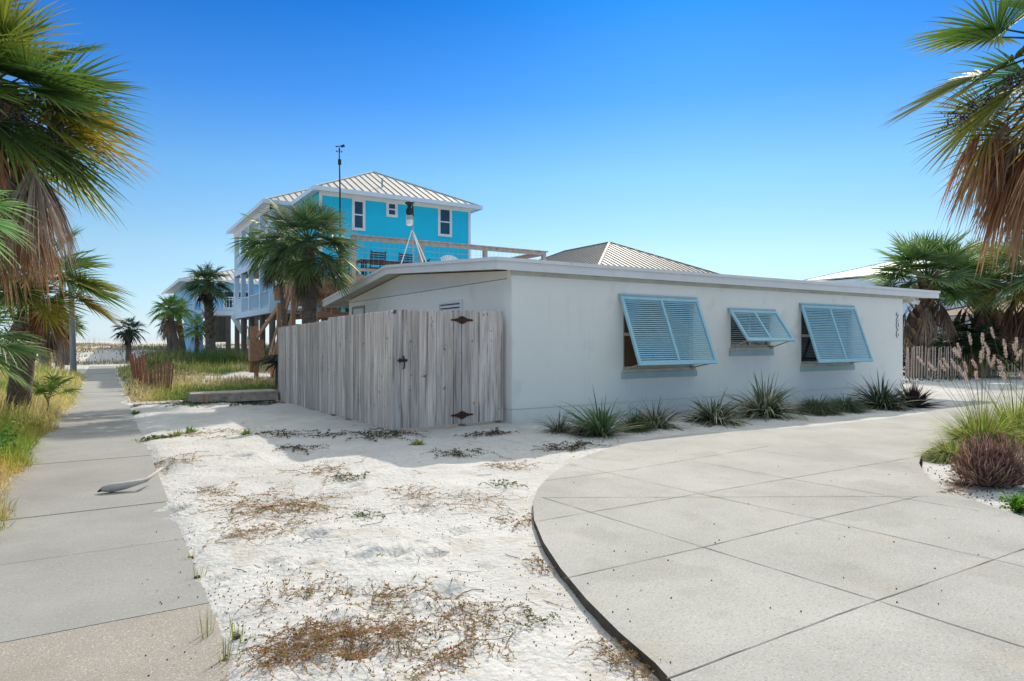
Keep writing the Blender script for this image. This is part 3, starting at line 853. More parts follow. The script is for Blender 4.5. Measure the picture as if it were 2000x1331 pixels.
mb.build('wind_vane', M['dark'], ms)
mb = MB()
for k in range(3):
    t = k*2.1+.3; mb.tube([(mx_-.02, my_, zt_(295)), (mx_-.02+.07*math.cos(t), my_+.07*math.sin(t), zt_(295.5))], .006, 4); mb.ball((mx_-.02+.08*math.cos(t), my_+.08*math.sin(t), zt_(295.8)), .026)
mb.build('cup_sensor', M['dark'], ms)
# tripod device on the roof ridge
tx_, ty_ = dp(804, 14.95)[:2]
zg = ZR + .19
td = thing('tripod_weather_station', 'tripod on the bungalow roof holding a black dome over a white box', 'weather station', (tx_, ty_, zg))
def q_(px, py): 
    p = dp(px, 14.95); return (p[0], p[1], zat(py, 14.95))
mb = MB(); mb.tube([q_(807, 512), q_(806, 400)], .017, 8, None); mb.build('pole', M['metal'], td)
for (px, dd) in ((777, -.1), (831, -.1), (812, .45)):
    a = q_(805, 449); b = q_(px, 513)
    b = (b[0] + (dd if dd > 0 else 0), b[1] + (dd if dd > 0 else 0)*.6 + (-.15 if dd < 0 else .2), zg - .0)
    mb = MB(); mb.tube([a, b], .013, 6); mb.build('leg', M['white'], td)
mb = MB(); mb.tube([q_(795, 483), q_(820, 483)], .006, 5); mb.build('brace', M['metal'], td)
mb = MB(); mb.tube([q_(800, 441), q_(800, 439), q_(800, 430)], [.05, .082, .08], 12)
for k in range(4): mb.tube([q_(800, 429.5-k*2.2), q_(800, 428.3-k*2.2)], [.088, .07], 12)
mb.build('white_box', M['white'], td)
mb = MB(); mb.tube([q_(800, 420.5), q_(800, 417), q_(800, 409), q_(800, 405)], [.05, .085, .08, .045], 12); mb.tube([q_(800, 405), q_(800, 401)], [.045, .05], 10)
mb.tube([q_(800, 401), q_(800, 398.5), q_(800, 396), q_(800, 394)], [.06, .1, .105, .05], 12); mb.tube([q_(807, 423), q_(806, 402)], .02, 6); mb.build('black_dome', M['dark'], td)

# ------------------------------------------------------------------ neighbouring houses
def hip(mb, seams, x0, x1, y0, y1, z0, zr, mbt=None, sp=.42):
    """hip roof with ridge along the longer side; seams collected in another mesh"""
    wx, wy = x1-x0, y1-y0; h = min(wx, wy)/2
    if wx <= wy: r0, r1 = ((x0+x1)/2, y0+h), ((x0+x1)/2, y1-h)
    else: r0, r1 = (x0+h, (y0+y1)/2), (x1-h, (y0+y1)/2)
    A, B, D, E = (x0,y0,z0), (x1,y0,z0), (x1,y1,z0), (x0,y1,z0)
    P, Q = (*r0, zr), (*r1, zr)
    if wx <= wy:
        mb.add([A,B,D,E,P,Q], [(0,1,4),(1,2,5,4),(2,3,5),(3,0,4,5),(3,2,1,0)])
    else:
        mb.add([A,B,D,E,P,Q], [(0,1,5,4),(1,2,5),(2,3,4,5),(3,0,4),(3,2,1,0)])
    sl = (zr - z0)/h
    def hh(x, y): return z0 + sl*min(x-x0, x1-x, y-y0, y1-y)
    n = int(wx/sp)
    for i in range(1, n):
        x = x0 + wx*i/n; d = min(x-x0, x1-x, h)
        for ya, yb in ((y0, y0+d), (y1, y1-d)):
            seams.beam((x, ya, hh(x, ya)+.02), (x, yb, hh(x, yb)+.02), .035, .04)
    n = int(wy/sp)
    for i in range(1, n):
        y = y0 + wy*i/n; d = min(y-y0, y1-y, h)
        for xa, xb in ((x0, x0+d), (x1, x1-d)):
            seams.beam((xa, y, hh(xa, y)+.02), (xb, y, hh(xb, y)+.02), .035, .04)
    for a, b in ((A, P), (B, P if wx <= wy else Q), (D, Q), (E, Q if wx <= wy else P), (P, Q)):
        mb.beam((a[0], a[1], a[2]+.02), (b[0], b[1], b[2]+.02), .14, .05)

def railing(parent, p, q, z0, h=.95, mt=None, sp=.13):
    mb = MB()
    p = np.array(p, float); q = np.array(q, float); L = np.linalg.norm(q-p); n = max(2, int(L/sp))
    z0 = float(z0)
    mb.beam((*p, z0+h), (*q, z0+h), .09, .06); mb.beam((*p, z0+.1), (*q, z0+.1), .05, .05)
    for i in range(n+1):
        c = p + (q-p)*i/n; mb.box(c[0]-.016, c[0]+.016, c[1]-.016, c[1]+.016, z0+.13, z0+h-.03)
    return mb.build('railing', mt or M['white'], parent)

def win(parent, face, u0, u1, v, z0, z1, gl='glass_sky', fr='white', sash=True, tw=.14):
    """window lying on a wall plane; face 'y' looks to -Y at y=v, face 'x' looks to -X at x=v"""
    def bx(mb, a, b, za, zb, d0, d1):
        if face == 'y': mb.box(a, b, v-d1, v-d0, za, zb)
        else: mb.box(v-d1, v-d0, a, b, za, zb)
    mb = MB()
    bx(mb, u0, u0+tw, z0, z1, .002, .06); bx(mb, u1-tw, u1, z0, z1, .002, .06)
    bx(mb, u0+tw, u1-tw, z0, z0+tw, .002, .06); bx(mb, u0+tw, u1-tw, z1-tw, z1, .002, .06)
    if sash: bx(mb, u0+tw, u1-tw, (z0+z1)/2-.035, (z0+z1)/2+.035, .002, .05)
    wn = mb.build('window', M[fr], parent)
    mb = MB(); bx(mb, u0+tw-.01, u1-tw+.01, z0+tw-.01, z1-tw+.01, .003, .02)
    mb.build('pane', M[gl], wn)
    return wn

bt = thing('turquoise_beach_house', 'tall turquoise beach house on pilings with white porches and ribbed metal roof', 'house', (13, 40, 0))
ZEV = 9.12
mb = MB(); mb.box(9.3, 17.9, 33.6, 38.0, 3.35, ZEV-.12); mb.box(11.6, 17.89, 38.001, 49.8, 3.35, ZEV-.125); mb.box(9.2, 17.95, 37.9, 49.9, .3, 3.34) if False else None
mb.build('wall', M['turq'], bt)
mb = MB(); 
for x in (9.26, 17.82): mb.box(x, x+.14, 33.56, 33.599, 3.3, ZEV-.3)
mb.box(9.26, 17.95, 33.55, 33.598, ZEV-.30, ZEV-.05)
x = 9.5
mb.build('trim', M['white'], bt)
mb = MB()
x = 9.6
while x < 17.8:
    mb.box(x, x+.02, 33.585, 33.6, 3.4, 5.9); x += .41
mb.build('lower_boards', M['turq'], bt)
mb = MB(); se = MB()
hip(mb, se, 8.9, 18.42, 33.1, 46, ZEV, 11.5)
hip(mb, se, 7.4, 18.3, 37.8, 50.5, ZEV+.01, 11.8)
rf_ = mb.build('roof', M['roof'], bt); se.build('seams', M['seam'], rf_)
mb = MB()
mb.box(8.86, 18.46, 33.04, 33.10, ZEV-.17, ZEV+.05); mb.box(18.42, 18.48, 33.1, 50.5, ZEV-.17, ZEV+.05); mb.box(8.84, 8.899, 33.1, 37.75, ZEV-.17, ZEV+.05)
mb.box(7.34, 8.85, 37.74, 37.80, ZEV-.16, ZEV+.06); mb.box(7.34, 7.399, 37.8, 50.5, ZEV-.16, ZEV+.06)
mb.build('gutter', M['paleblue'], rf_)
mb = MB(); mb.box(8.95, 18.4, 33.12, 33.6, ZEV-.1, ZEV-.02); mb.box(7.4, 11.59, 38.005, 50.4, ZEV-.1, ZEV-.02); mb.box(17.905, 18.4, 33.6, 50, ZEV-.1, ZEV-.02); mb.box(8.95, 9.29, 33.61, 37.8, ZEV-.1, ZEV-.02); mb.build('soffit', M['white'], rf_)
mb = MB(); sx_, sy_, _ = dp(743, 36.5); mb.tube([(sx_, 34.6, ZEV+.7), (sx_, 34.6, ZEV+1.25)], .05, 8); mb.build('vent_pipe', M['metal'], rf_)
def onY(px, py, yv):
    a = (px-1000)/F; d = yv/(-SN*a + CS); return d*(CS*a+SN), zat(py, d)
for (a, b, c, d_) in ((687, 388, 713, 452), (754, 393, 776, 426), (855, 404, 882, 464)):
    x0, z1 = onY(a, b, 33.6); x1, z0 = onY(c, d_, 33.6)
    win(bt, 'y', x0, x1, 33.6, z0, z1, tw=.14, gl='glass_sky')
# left porches
for zf, nm in ((3.30, 'lower'), (6.25, 'upper')):
    mb = MB(); mb.box(7.75, 11.59, 38.15, 50.0, zf-.36, zf); mb.build('porch_floor', M['paleblue'], bt)
    mb = MB(); mb.box(7.80, 11.58, 38.2, 49.9, zf-.40, zf-.365); mb.build('porch_ceiling', M['piling'], bt)
ycol = [38.3, 41.0, 44.5, 47.2, 49.8]
for y in ycol:
    mb = MB(); mb.box(7.78, 8.06, y-.14, y+.14, 3.301, 5.88); mb.box(7.75, 8.09, y-.17, y+.17, 5.7, 5.885); mb.box(7.78, 8.06, y-.14, y+.14, 6.251, ZEV-.11); mb.build('porch_column', M['paleblue'], bt)
mb = MB(); mb.box(7.76, 8.08, 38.16, 50.0, ZEV-.40, ZEV-.105); mb.build('porch_beam', M['white'], bt)
for zf in (3.30, 6.25):
    for a, b in zip(ycol[:-1], ycol[1:]): railing(bt, (7.92, a+.16), (7.92, b-.16), zf, mt=M['paleblue'])
    railing(bt, (8.1, 38.3), (9.28, 38.3), zf, mt=M['white'])
win(bt, 'x', 39.2, 40.3, 11.6, 6.4, 8.5); win(bt, 'x', 43, 44.6, 11.6, 3.5, 5.5); win(bt, 'x', 43, 44.6, 11.6, 6.4, 8.5)
railing(bt, (8.1, 49.9), (11.5, 49.9), 3.30); railing(bt, (8.1, 49.9), (11.5, 49.9), 6.25)
for y in ycol:
    mb = MB(); mb.tube([(7.95, y, -.2), (7.95, y, 2.93)], .17, 10); mb.build('piling', M['piling'], bt)
for x in (10.2, 12.5, 15, 17.5):
    for y in (34.2, 39, 44, 49):
        mb = MB(); mb.tube([(x, y, -.2), (x, y, 3.34)], .17, 10); mb.build('piling', M['piling'], bt)
# open deck at the front left of the turquoise house
mb = MB(); mb.box(8.35, 9.29, 34.0, 38.1, 3.05, 3.3); mb.build('front_deck', M['white'], bt)
railing(bt, (8.4, 34.0), (8.4, 38.1), 3.3)

# pale blue house further left
lx0, ly0 = dp(372, 62)[:2]
def gX(px, d): return dp(px, d)[0]
lb = thing('light_blue_beach_house', 'light blue raised beach house with white deck railing half hidden by a palm', 'house', (9, 58, 0))
LX0, LX1, LY = 5.75, 17, 56.0
mb = MB(); mb.box(LX0, LX1, LY, 72, 3.6, 5.98); mb.build('wall', M['ltblue'], lb)
mb = MB(); mb.box(LX0+.1, 6.5, LY+.3, 64, -.1, 3.59); mb.build('ground_floor_wall', M['ltblue'], lb)
mb = MB(); se = MB(); hip(mb, se, LX0-1.0, LX1+.8, LY-1.2, 73, 6.03, 8.0)
r2 = mb.build('roof', M['roof'], lb); se.build('seams', M['seam'], r2)
mb = MB(); mb.box(LX0-1.0, LX1+.8, LY-1.26, LY-1.201, 5.85, 6.08); mb.box(LX0-1.06, LX0-1.001, LY-1.2, 73, 5.85, 6.08); mb.build('gutter', M['white'], r2)
mb = MB(); mb.box(LX0-.02, LX1, LY-.04, LY-.001, 3.5, 3.75); mb.box(LX0-.03, LX0+.12, LY-.045, LY-.002, 3.76, 5.9); mb.build('trim', M['paleblue'], lb)
for (u0, u1, z0, z1) in ((6.0, 6.9, 4.3, 5.3), (7.9, 8.8, 3.9, 5.4), (8.9, 9.9, 3.9, 5.4)):
    win(lb, 'y', u0, u1, LY, z0, z1)
# white deck in front
mb = MB(); mb.box(6.3, 9.6, 50.5, LY-.05, 3.2, 3.55); mb.build('front_deck', M['white'], lb)
railing(lb, (6.35, 50.55), (9.55, 50.55), 3.55, sp=.2); railing(lb, (6.35, 50.7), (6.35, LY-.1), 3.55, sp=.2)
for x in (6.5, 7.5, 8.6, 9.4):
    mb = MB(); mb.box(x-.15, x+.15, 50.55, 50.85, -.2, 3.19); mb.build('piling', M['piling'], lb)
mb = MB(); mb.box(6.5, 7.6, 52.2, 52.3, 1.3, 3.19); mb.build('under_deck_wall', M['piling'], lb)
mb = MB()
for k in range(12):
    t = k/11; mb.box(7.65+t*1.5, 7.85+t*1.5, 49.4, 50.4, 3.1-t*2.7, 3.15-t*2.7)
mb.beam((7.6, 49.38, 3.1), (9.3, 49.38, 0.1), .05, .3)
mb.build('stair', M['white'], lb)
mb = MB()
mb.beam((7.6, 49.33, 4.05), (9.3, 49.33, 1.05), .05, .09)
for k in range(11):
    t = k/10; mb.box(7.62+t*1.62, 7.67+t*1.62, 49.31, 49.35, 3.2-t*2.9, 4.0-t*2.9)
mb.build('stair_railing', M['white'], lb)

gr = thing('grey_roofed_house', 'house with a grey ribbed hip roof showing above the bungalow', 'house', (26.6, 32, 0))
mb = MB(); mb.box(21.8, 31.4, 26.7, 41, 0, 4.95); mb.build('wall', M['white'], gr)
mb = MB(); se = MB(); hip(mb, se, 21.2, 32.0, 26.1, 41.6, 5.0, 7.5, sp=.4)
r3 = mb.build('roof', M['roofdk'], gr); se.build('seams', M['seam'], r3)
for x in (23.5, 27): win(gr, 'y', x, x+1.2, 26.7, 2.2, 4.0)

wr = thing('white_roofed_house', 'distant house with a plain white low roof behind the right hand palms', 'house', (51, 26, 0))
# low gable roof seen above the bungalow at right
a0 = dp(1560, 44); 
mb = MB(); mb.box(46.2, 57, 22, 30, 0, 5.9); mb.build('wall', M['paleblue'], wr)
mb = MB(); se = MB(); hip(mb, se, 45.3, 58, 21, 31, 6.0, 7.5, sp=3)
mb.build('roof', M['white'], wr)
for x in (47, 50, 53): win(wr, 'y', x, x+1.3, 22, 3.6, 5.2)

pb = thing('pale_blue_cottage', 'pale blue low cottage beyond the slat fence at the far right', 'house', (42, 12, 0))
mb = MB(); mb.box(38, 50, 9.5, 18, 0, 2.7); mb.build('wall', M['paleblue'], pb)
mb = MB(); mb.box(37.9, 50.1, 9.45, 9.499, 1.15, 1.3); mb.box(37.95, 37.999, 9.4, 18, 1.15, 1.3); mb.build('trim', M['white'], pb)
mb = MB(); se = MB(); hip(mb, se, 37.2, 50.8, 8.7, 18.8, 2.72, 4.2, sp=3); mb.build('roof', mat('brown_roof', (.20,.13,.10), .8, vs=3), pb)
win(pb, 'x', 11.5, 13, 38, 1.4, 2.4)

# ------------------------------------------------------------------ poles
for (px, d, zt, r_, lb_, mt, lean) in ((143, 30, 6.0, .13, 'bluish grey round post left of the sidewalk, nearest of the posts in the dune grass', 'pole', .02),
                     (120, 34, 5.0, .12, 'greenish brown round post in the dune grass, middle of the three left posts', 'piling', 0),
                     (80, 38, 5.0, .14, 'pale bluish post in the dune grass, farthest left of the posts', 'pole', 0)):
    x, y, _ = dp(px, d)
    z0 = h1(x, y)
    t = thing('round_post', lb_, 'post', (x, y, z0), 'posts in the dune grass left of the sidewalk')
    mb = MB(); mb.tube([(x+.02, y, z0-.3), (x-lean*6, y, zt)], [r_, r_*.85], 10, None); mb.build('shaft', M[mt], t, True)
    mb = MB(); mb.tube([(x-lean*6, y, zt+.001), (x-lean*6, y, zt+.05)], [r_*.95, r_*.6], 10); mb.build('cap', M['metal'], t)
x, y, _ = dp(334, 36); z0 = h1(x, y)
t = thing('utility_pole', 'thin dark pole standing left of the leaning twin palms', 'pole', (x, y, z0))
mb = MB(); mb.tube([(x, y, z0-.3), (x, y, 2.65)], .11, 8); mb.build('shaft', M['piling'], t, True)
mb = MB(); mb.tube([(x, y, 2.651), (x, y, 2.72)], [.1, .03], 8); mb.build('cap', M['metal'], t)

# ------------------------------------------------------------------ low timber platform and planks
pl = thing('timber_platform', 'low weathered timber platform lying on sand beside the picket fence', 'platform', (2.7, 16.8, -.08))
zb_ = -.1
mb = MB()
for k in range(5): mb.box(1.68, 3.6, 16.62+k*.15, 16.76+k*.15, .155, .195)
mb.build('top_boards', M['timber_grey'], pl)
mb = MB(); mb.box(1.70, 3.58, 16.64, 16.69, -.02, .153); mb.box(1.70, 1.76, 16.7, 17.33, -.06, .153); mb.box(3.5, 3.56, 16.7, 17.33, -.1, .153); mb.box(1.7, 3.58, 17.34, 17.38, -.1, .153); mb.build('side_boards', M['timber_grey'], pl)
mb = MB(); mb.box(1.95, 2.03, 16.60, 16.64, -.1, .15); mb.build('stake', M['timber'], pl)
mb = MB()
for k in range(9):
    x = .55 + k*.135; mb.box(x, x+.12, 17.0, 17.62, -.045, -.012)
pk = mb.build('boardwalk_planks', M['timber_grey']); tag(pk, 'short row of flat grey planks between sidewalk and timber platform', 'planks')

# ------------------------------------------------------------------ sand fences
def sandfence(name, label, pts, n, hts, tone, lean, seed, group=None, sw=.04):
    r = random.Random(seed)
    x0, y0 = pts[0]
    t = thing(name, label, 'fence', (x0, y0, h1(x0, y0)), group)
    seg = [math.hypot(pts[i+1][0]-pts[i][0], pts[i+1][1]-pts[i][1]) for i in range(len(pts)-1)]
    tot = sum(seg); mb = MB(); tops = []
    for i in range(n):
        s = tot*(i+.5)/n; k = 0
        while k < len(seg)-1 and s > seg[k]: s -= seg[k]; k += 1
        f_ = s/seg[k]; x = pts[k][0]+(pts[k+1][0]-pts[k][0])*f_; y = pts[k][1]+(pts[k+1][1]-pts[k][1])*f_
        z = h1(x, y); u = i/n; hh = hts[0]+(hts[1]-hts[0])*u + r.uniform(-.06, .06)
        l = lean[0]+(lean[1]-lean[0])*u + r.uniform(-.03, .03)
        dx, dy = CS*l, -SN*l
        c = r.uniform(.7, 1.2)
        mb.beam((x, y, z-.1), (x+dx*hh, y+dy*hh, z+hh), sw, .012, (tone[0]*c, tone[1]*c, tone[2]*c), up=(SN, CS, 0))
        tops.append((x, y, z, hh, dx, dy))
    mb.build('slats', M['slat'], t)
    for fr in (.35, .8):
        mb = MB(); mb.tube([(a+dx*h_*fr, b+dy*h_*fr, z+h_*fr) for a, b, z, h_, dx, dy in tops], .006, 4); mb.build('wire', M['metal'], t)
    return t
A = dp(262, 24)[:2]; B = dp(300, 19.5)[:2]; D_ = dp(333, 18.6)[:2]
sandfence('sand_fence', 'reddish brown leaning sand fence section sunk in grass near the sidewalk', [A, dp(285, 20.5)[:2]], 13, (1.0, .95), (1.3,.62,.42), (-.22, -.05), 2, 'sand fence sections beside the sidewalk')
sandfence('sand_fence', 'low brown slat fence section fanning out right of the reddish section', [dp(287, 20.2)[:2], D_], 16, (.62, .9), (1.0,.72,.5), (-.12, .12), 4, 'sand fence sections beside the sidewalk')
sandfence('sand_fence', 'long pale grey slat sand fence under the palms right of the bungalow', [dp(1766, 24.5)[:2], dp(1860, 25)[:2], dp(1960, 26)[:2], dp(2080, 26)[:2]], 62, (1.15, 1.35), (2.6,2.5,2.4), (.03, .02), 6, sw=.042)

# ------------------------------------------------------------------ palms
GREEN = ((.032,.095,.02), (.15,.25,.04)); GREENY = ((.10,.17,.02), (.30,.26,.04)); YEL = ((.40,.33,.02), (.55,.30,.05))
BRN = ((.50,.22,.11), (.66,.40,.23)); GRY = ((.55,.44,.37), (.50,.37,.28))
def frond(mb, O, az, el, pet, L, nl, r, c0, c1, spread=110, drp=.28, segs=4, dead=False, wmul=.8, stems=None, stemc=(.12,.16,.05)):
    D0 = np.array([math.cos(el)*math.cos(az), math.cos(el)*math.sin(az), math.sin(el)])
    g = .22 if not dead else .5
    E = O + D0*pet - np.array([0,0,g*pet*max(.15, math.cos(el))])
    mid = O + D0*pet*.5 - np.array([0,0,g*pet*.25*max(.15, math.cos(el))])
    D1 = nrm(D0 - np.array([0,0,1.0])*2*g*max(.15, math.cos(el)))
    if stems is not None: stems.append((O, mid, E))
    S1 = np.cross(D1, (0,0,1.)); 
    if np.linalg.norm(S1) < .1: S1 = np.array([-math.sin(az), math.cos(az), 0])
    S1 = nrm(S1); N1 = np.cross(S1, D1)
    ro = r.uniform(-.5, .5); S1, N1 = S1*math.cos(ro)+N1*math.sin(ro), N1*math.cos(ro)-S1*math.sin(ro)
    sp = R(spread)
    th = np.linspace(-sp, sp, nl) + np.array([r.uniform(-.02, .02) for _ in range(nl)])
    if dead: th += np.array([r.uniform(-.06, .06) for _ in range(nl)])
    fold = r.uniform(.15, .5) if not dead else r.uniform(-.9, -.2)
    Dk = np.cos(th)[:,None]*D1 + np.sin(th)[:,None]*S1 + N1*(fold*np.sin(th)**2*.6)[:,None]
    if dead: Dk = Dk + np.array([0,0,-.55]) + np.array([[r.gauss(0,.09) for _ in range(3)] for _ in range(nl)])
    Dk = nrm(Dk)
    Sk = np.cross(N1[None], Dk); Sk = nrm(Sk)
    tw = (np.arange(nl) % 2 - .5)*1.1 + np.array([r.uniform(-.25, .25) for _ in range(nl)])
    Nk = np.cross(Sk, Dk)
    Sk = Sk*np.cos(tw)[:,None] + Nk*np.sin(tw)[:,None]
    Lk = L*(.70+.30*np.cos(th*.9))*np.array([r.uniform(.9, 1.06) for _ in range(nl)])
    P = E[None] + D1[None]*(.22*L*(1-np.abs(th)/sp))[:,None]
    W = L*(2*sp/nl)*.30*wmul*(1.5 if dead else 1)*np.array([r.uniform(.6, 1.25) for _ in range(nl)])
    if dead or r.random() < .5:
        cut = np.array([r.uniform(.45, .85) if r.random() < (.3 if dead else .1) else 1 for _ in range(nl)]); Lk = Lk*cut
    cj = np.array([r.uniform(.75, 1.25) for _ in range(nl)])[:,None]
    dr = drp*np.array([r.uniform(.6, 1.6) for _ in range(nl)])
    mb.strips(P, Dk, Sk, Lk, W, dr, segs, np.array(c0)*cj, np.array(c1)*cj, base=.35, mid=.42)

def palm(name, label, base, top, r0, L, pet, n_green, n_dead, seed, nl=34, segs=4, group=None, greens=(GREEN,), gw=None,
         dead_drop=(-1.2, -.5), dead_col=(BRN, GRY), boots=True, fruit=0, curve=0.0, el_rng=(1.35, -.35), boot_from=.45, az_rng=None, yellow=0.0, deadL=1.0, dspread=55, dpet=.8, drp=.28, trunkn=12):
    r = random.Random(seed)
    t = thing(name, label, 'palm tree', base, group)
    b = np.array(base, float); tp = np.array(top, float)
    mb = MB(); pts = []; rad = []
    nseg = 18
    for i in range(nseg+1):
        u = i/nseg
        p = b + (tp-b)*u + np.array([curve*math.sin(math.pi*u), 0, 0]); p[2] -= .25*(1-u)
        pts.append(p); rad.append(r0*(1.15 - .22*u + .12*math.exp(-u*9)) * (1 + r.uniform(-.04, .04)))
    mb.tube(pts, rad, trunkn); tr = mb.build('trunk', M['trunk'], t, True)
    if boots:
        P=[];D=[];S=[]
        nb = int(46*(1-boot_from)/.55)
        for i in range(nb):
            u = boot_from + (1-boot_from)*i/nb; k = min(nseg-1, int(u*nseg)); p = pts[k] + (pts[k+1]-pts[k])*(u*nseg-k)
            a = i*2.4; o_ = np.array([math.cos(a), math.sin(a), 0])
            P.append(p+o_*r0*.75); D.append(nrm(o_*.75+np.array([0,0,1.]))); S.append(np.array([-math.sin(a), math.cos(a), 0]))
        mb = MB(); mb.strips(P, D, S, r0*1.9, r0*.36, -.1, 3, (.16,.11,.075), (.28,.20,.14), base=1.3, mid=.5, tipw=.5); mb.build('leaf_boots', M['dead'], tr)
    cg = MB(); stems = []
    O = tp
    for i in range(n_green):
        u = (i+.5)/n_green
        el = el_rng[0] + (el_rng[1]-el_rng[0])*(u**.85) + r.uniform(-.12, .12)
        az = i*2.39996 + r.uniform(-.25, .25)
        if az_rng: az = r.uniform(*az_rng)
        c = r.choice(greens); 
        if u > .7 and r.random() < yellow: c = YEL if r.random() < .5 else GREENY
        m_ = r.uniform(.8, 1.2)
        Lf = L*r.uniform(.88, 1.08)*(1 if u > .12 else .75)
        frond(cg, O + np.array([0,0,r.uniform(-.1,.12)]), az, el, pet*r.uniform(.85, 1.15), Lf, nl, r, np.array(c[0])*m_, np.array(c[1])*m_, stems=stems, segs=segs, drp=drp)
    cr = cg.build('crown', M['leaf'], t)
    sb = MB()
    for a, m_, e in stems: sb.tube([a, m_, e], [L*.022, L*.016, L*.009], 5, (.10,.15,.04), cap=False)
    sb.build('leaf_stalks', M['leaf'], cr)
    if n_dead:
        dm = MB(); ds = []
        for i in range(n_dead):
            el = r.uniform(*dead_drop); az = r.uniform(0, 6.28) if not az_rng else r.uniform(*az_rng)
            c = r.choice(dead_col); m_ = r.uniform(.65, 1.2)
            frond(dm, O + np.array([0,0,r.uniform(-.45,-.05)]), az, el, pet*dpet*r.uniform(.7, 1.2), L*deadL*r.uniform(.8, 1.1), max(14, int(nl*.75)), r, np.array(c[0])*m_, np.array(c[1])*m_, spread=dspread, dead=True, drp=.32, segs=segs, stems=ds)
        dd = dm.build('dead_fronds', M['dead'], t)
        sb = MB()
        for a, m_, e in ds: sb.tube([a, m_, e], [L*.02, L*.015, L*.008], 4, (.25,.16,.1), cap=False)
        sb.build('dead_stalks', M['dead'], dd)
    if fruit:
        fm = MB()
        for i in range(fruit):
            az = r.uniform(0, 6.28) if not az_rng else r.uniform(*az_rng); el = r.uniform(-.5, .25)
            D0 = np.array([math.cos(el)*math.cos(az), math.cos(el)*math.sin(az), math.sin(el)])
            tip = O + D0*(pet*1.1+L*.3) + np.array([0,0,-.25*L])
            fm.tube([O, (O+tip)/2+np.array([0,0,.08]), tip], .008, 4, (.2,.15,.12), cap=False)
            for k in range(26):
                u = r.uniform(.35, 1); p = O + (tip-O)*u
                d = nrm(np.array([r.gauss(0,1), r.gauss(0,1), r.gauss(-.6,1)])); ln = r.uniform(.12, .32)*L
                e = p + d*ln
                fm.tube([p, (p+e)/2 + np.array([r.gauss(0,.02),r.gauss(0,.02),0]), e], .0035, 3, (.22,.18,.17), cap=False)
                for q in range(5):
                    uu = r.uniform(.4, 1); fm.ball(p+(e-p)*uu + np.array([r.gauss(0,.012) for _ in range(3)]), .0095, (.045,.04,.05))
        fm.build('fruit_cluster', M['plain'], t)
    return t

def at(px, d, py=None, z=None):
    x, y, _ = dp(px, d)
    return (x, y, zat(py, d) if py is not None else (z if z is not None else h1(x, y)))

# foreground left
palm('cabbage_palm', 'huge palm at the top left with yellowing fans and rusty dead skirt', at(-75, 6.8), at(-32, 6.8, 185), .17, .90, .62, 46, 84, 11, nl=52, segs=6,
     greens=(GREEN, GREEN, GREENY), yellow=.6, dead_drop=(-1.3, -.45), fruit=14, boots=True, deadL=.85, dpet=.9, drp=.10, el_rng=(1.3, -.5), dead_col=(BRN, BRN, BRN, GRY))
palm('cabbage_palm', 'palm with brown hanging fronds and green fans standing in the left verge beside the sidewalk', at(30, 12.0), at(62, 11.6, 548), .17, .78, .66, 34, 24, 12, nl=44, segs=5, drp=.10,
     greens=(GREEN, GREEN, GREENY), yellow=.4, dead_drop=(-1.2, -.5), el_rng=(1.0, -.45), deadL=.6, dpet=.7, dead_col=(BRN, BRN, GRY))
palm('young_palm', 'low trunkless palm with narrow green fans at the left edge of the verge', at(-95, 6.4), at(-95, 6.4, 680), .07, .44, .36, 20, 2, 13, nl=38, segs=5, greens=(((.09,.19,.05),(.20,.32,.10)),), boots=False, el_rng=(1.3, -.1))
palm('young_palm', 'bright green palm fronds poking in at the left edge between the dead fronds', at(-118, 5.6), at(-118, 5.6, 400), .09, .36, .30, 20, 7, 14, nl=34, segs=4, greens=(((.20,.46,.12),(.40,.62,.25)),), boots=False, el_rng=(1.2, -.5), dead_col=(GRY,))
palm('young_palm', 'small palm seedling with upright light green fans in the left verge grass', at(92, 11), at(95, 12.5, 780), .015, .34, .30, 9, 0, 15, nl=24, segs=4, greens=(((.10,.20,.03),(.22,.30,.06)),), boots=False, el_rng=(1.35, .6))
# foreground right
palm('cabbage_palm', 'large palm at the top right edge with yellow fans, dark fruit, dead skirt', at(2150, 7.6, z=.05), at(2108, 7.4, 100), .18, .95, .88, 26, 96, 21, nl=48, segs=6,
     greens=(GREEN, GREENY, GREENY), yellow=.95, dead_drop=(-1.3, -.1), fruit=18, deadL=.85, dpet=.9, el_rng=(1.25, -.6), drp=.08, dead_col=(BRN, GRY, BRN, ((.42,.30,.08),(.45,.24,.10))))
# behind the fence
palm('cabbage_palm', 'full crowned palm rising behind the picket fence in front of the deck stair', at(608, 15.9, z=-.1), at(602, 15.9, 476), .18, .66, .68, 58, 12, 31, nl=30, segs=4, greens=(((.045,.10,.04),(.12,.19,.08)), ((.09,.14,.08),(.26,.32,.18)), ((.06,.13,.04),(.17,.24,.07))),
     el_rng=(1.45, -.85), dead_drop=(-1.3, -.9), deadL=.6, boots=False, dead_col=(((.14,.11,.07),(.30,.25,.18)),), drp=.14)
palm('cabbage_palm', 'slim dark palm leaning behind the far end of the picket fence', at(552, 18.2, z=-.1), at(536, 18.2, 470), .06, .66, .5, 24, 14, 32, nl=26, segs=4, greens=(GREEN,), boots=False, el_rng=(1.2, -.9), dead_drop=(-1.4, -1.0), curve=.15,
     dead_col=(((.07,.05,.04),(.16,.12,.09)),), deadL=.8)
mk = palm('young_palm', 'dark spiky palm sprout at the foot of the stair beside the fence end', at(541, 19.5), at(541, 19.5, 700), .05, .5, .2, 9, 0, 33, nl=14, segs=3, greens=(((.02,.04,.02),(.05,.07,.04)),), boots=False, el_rng=(.6, -.2))
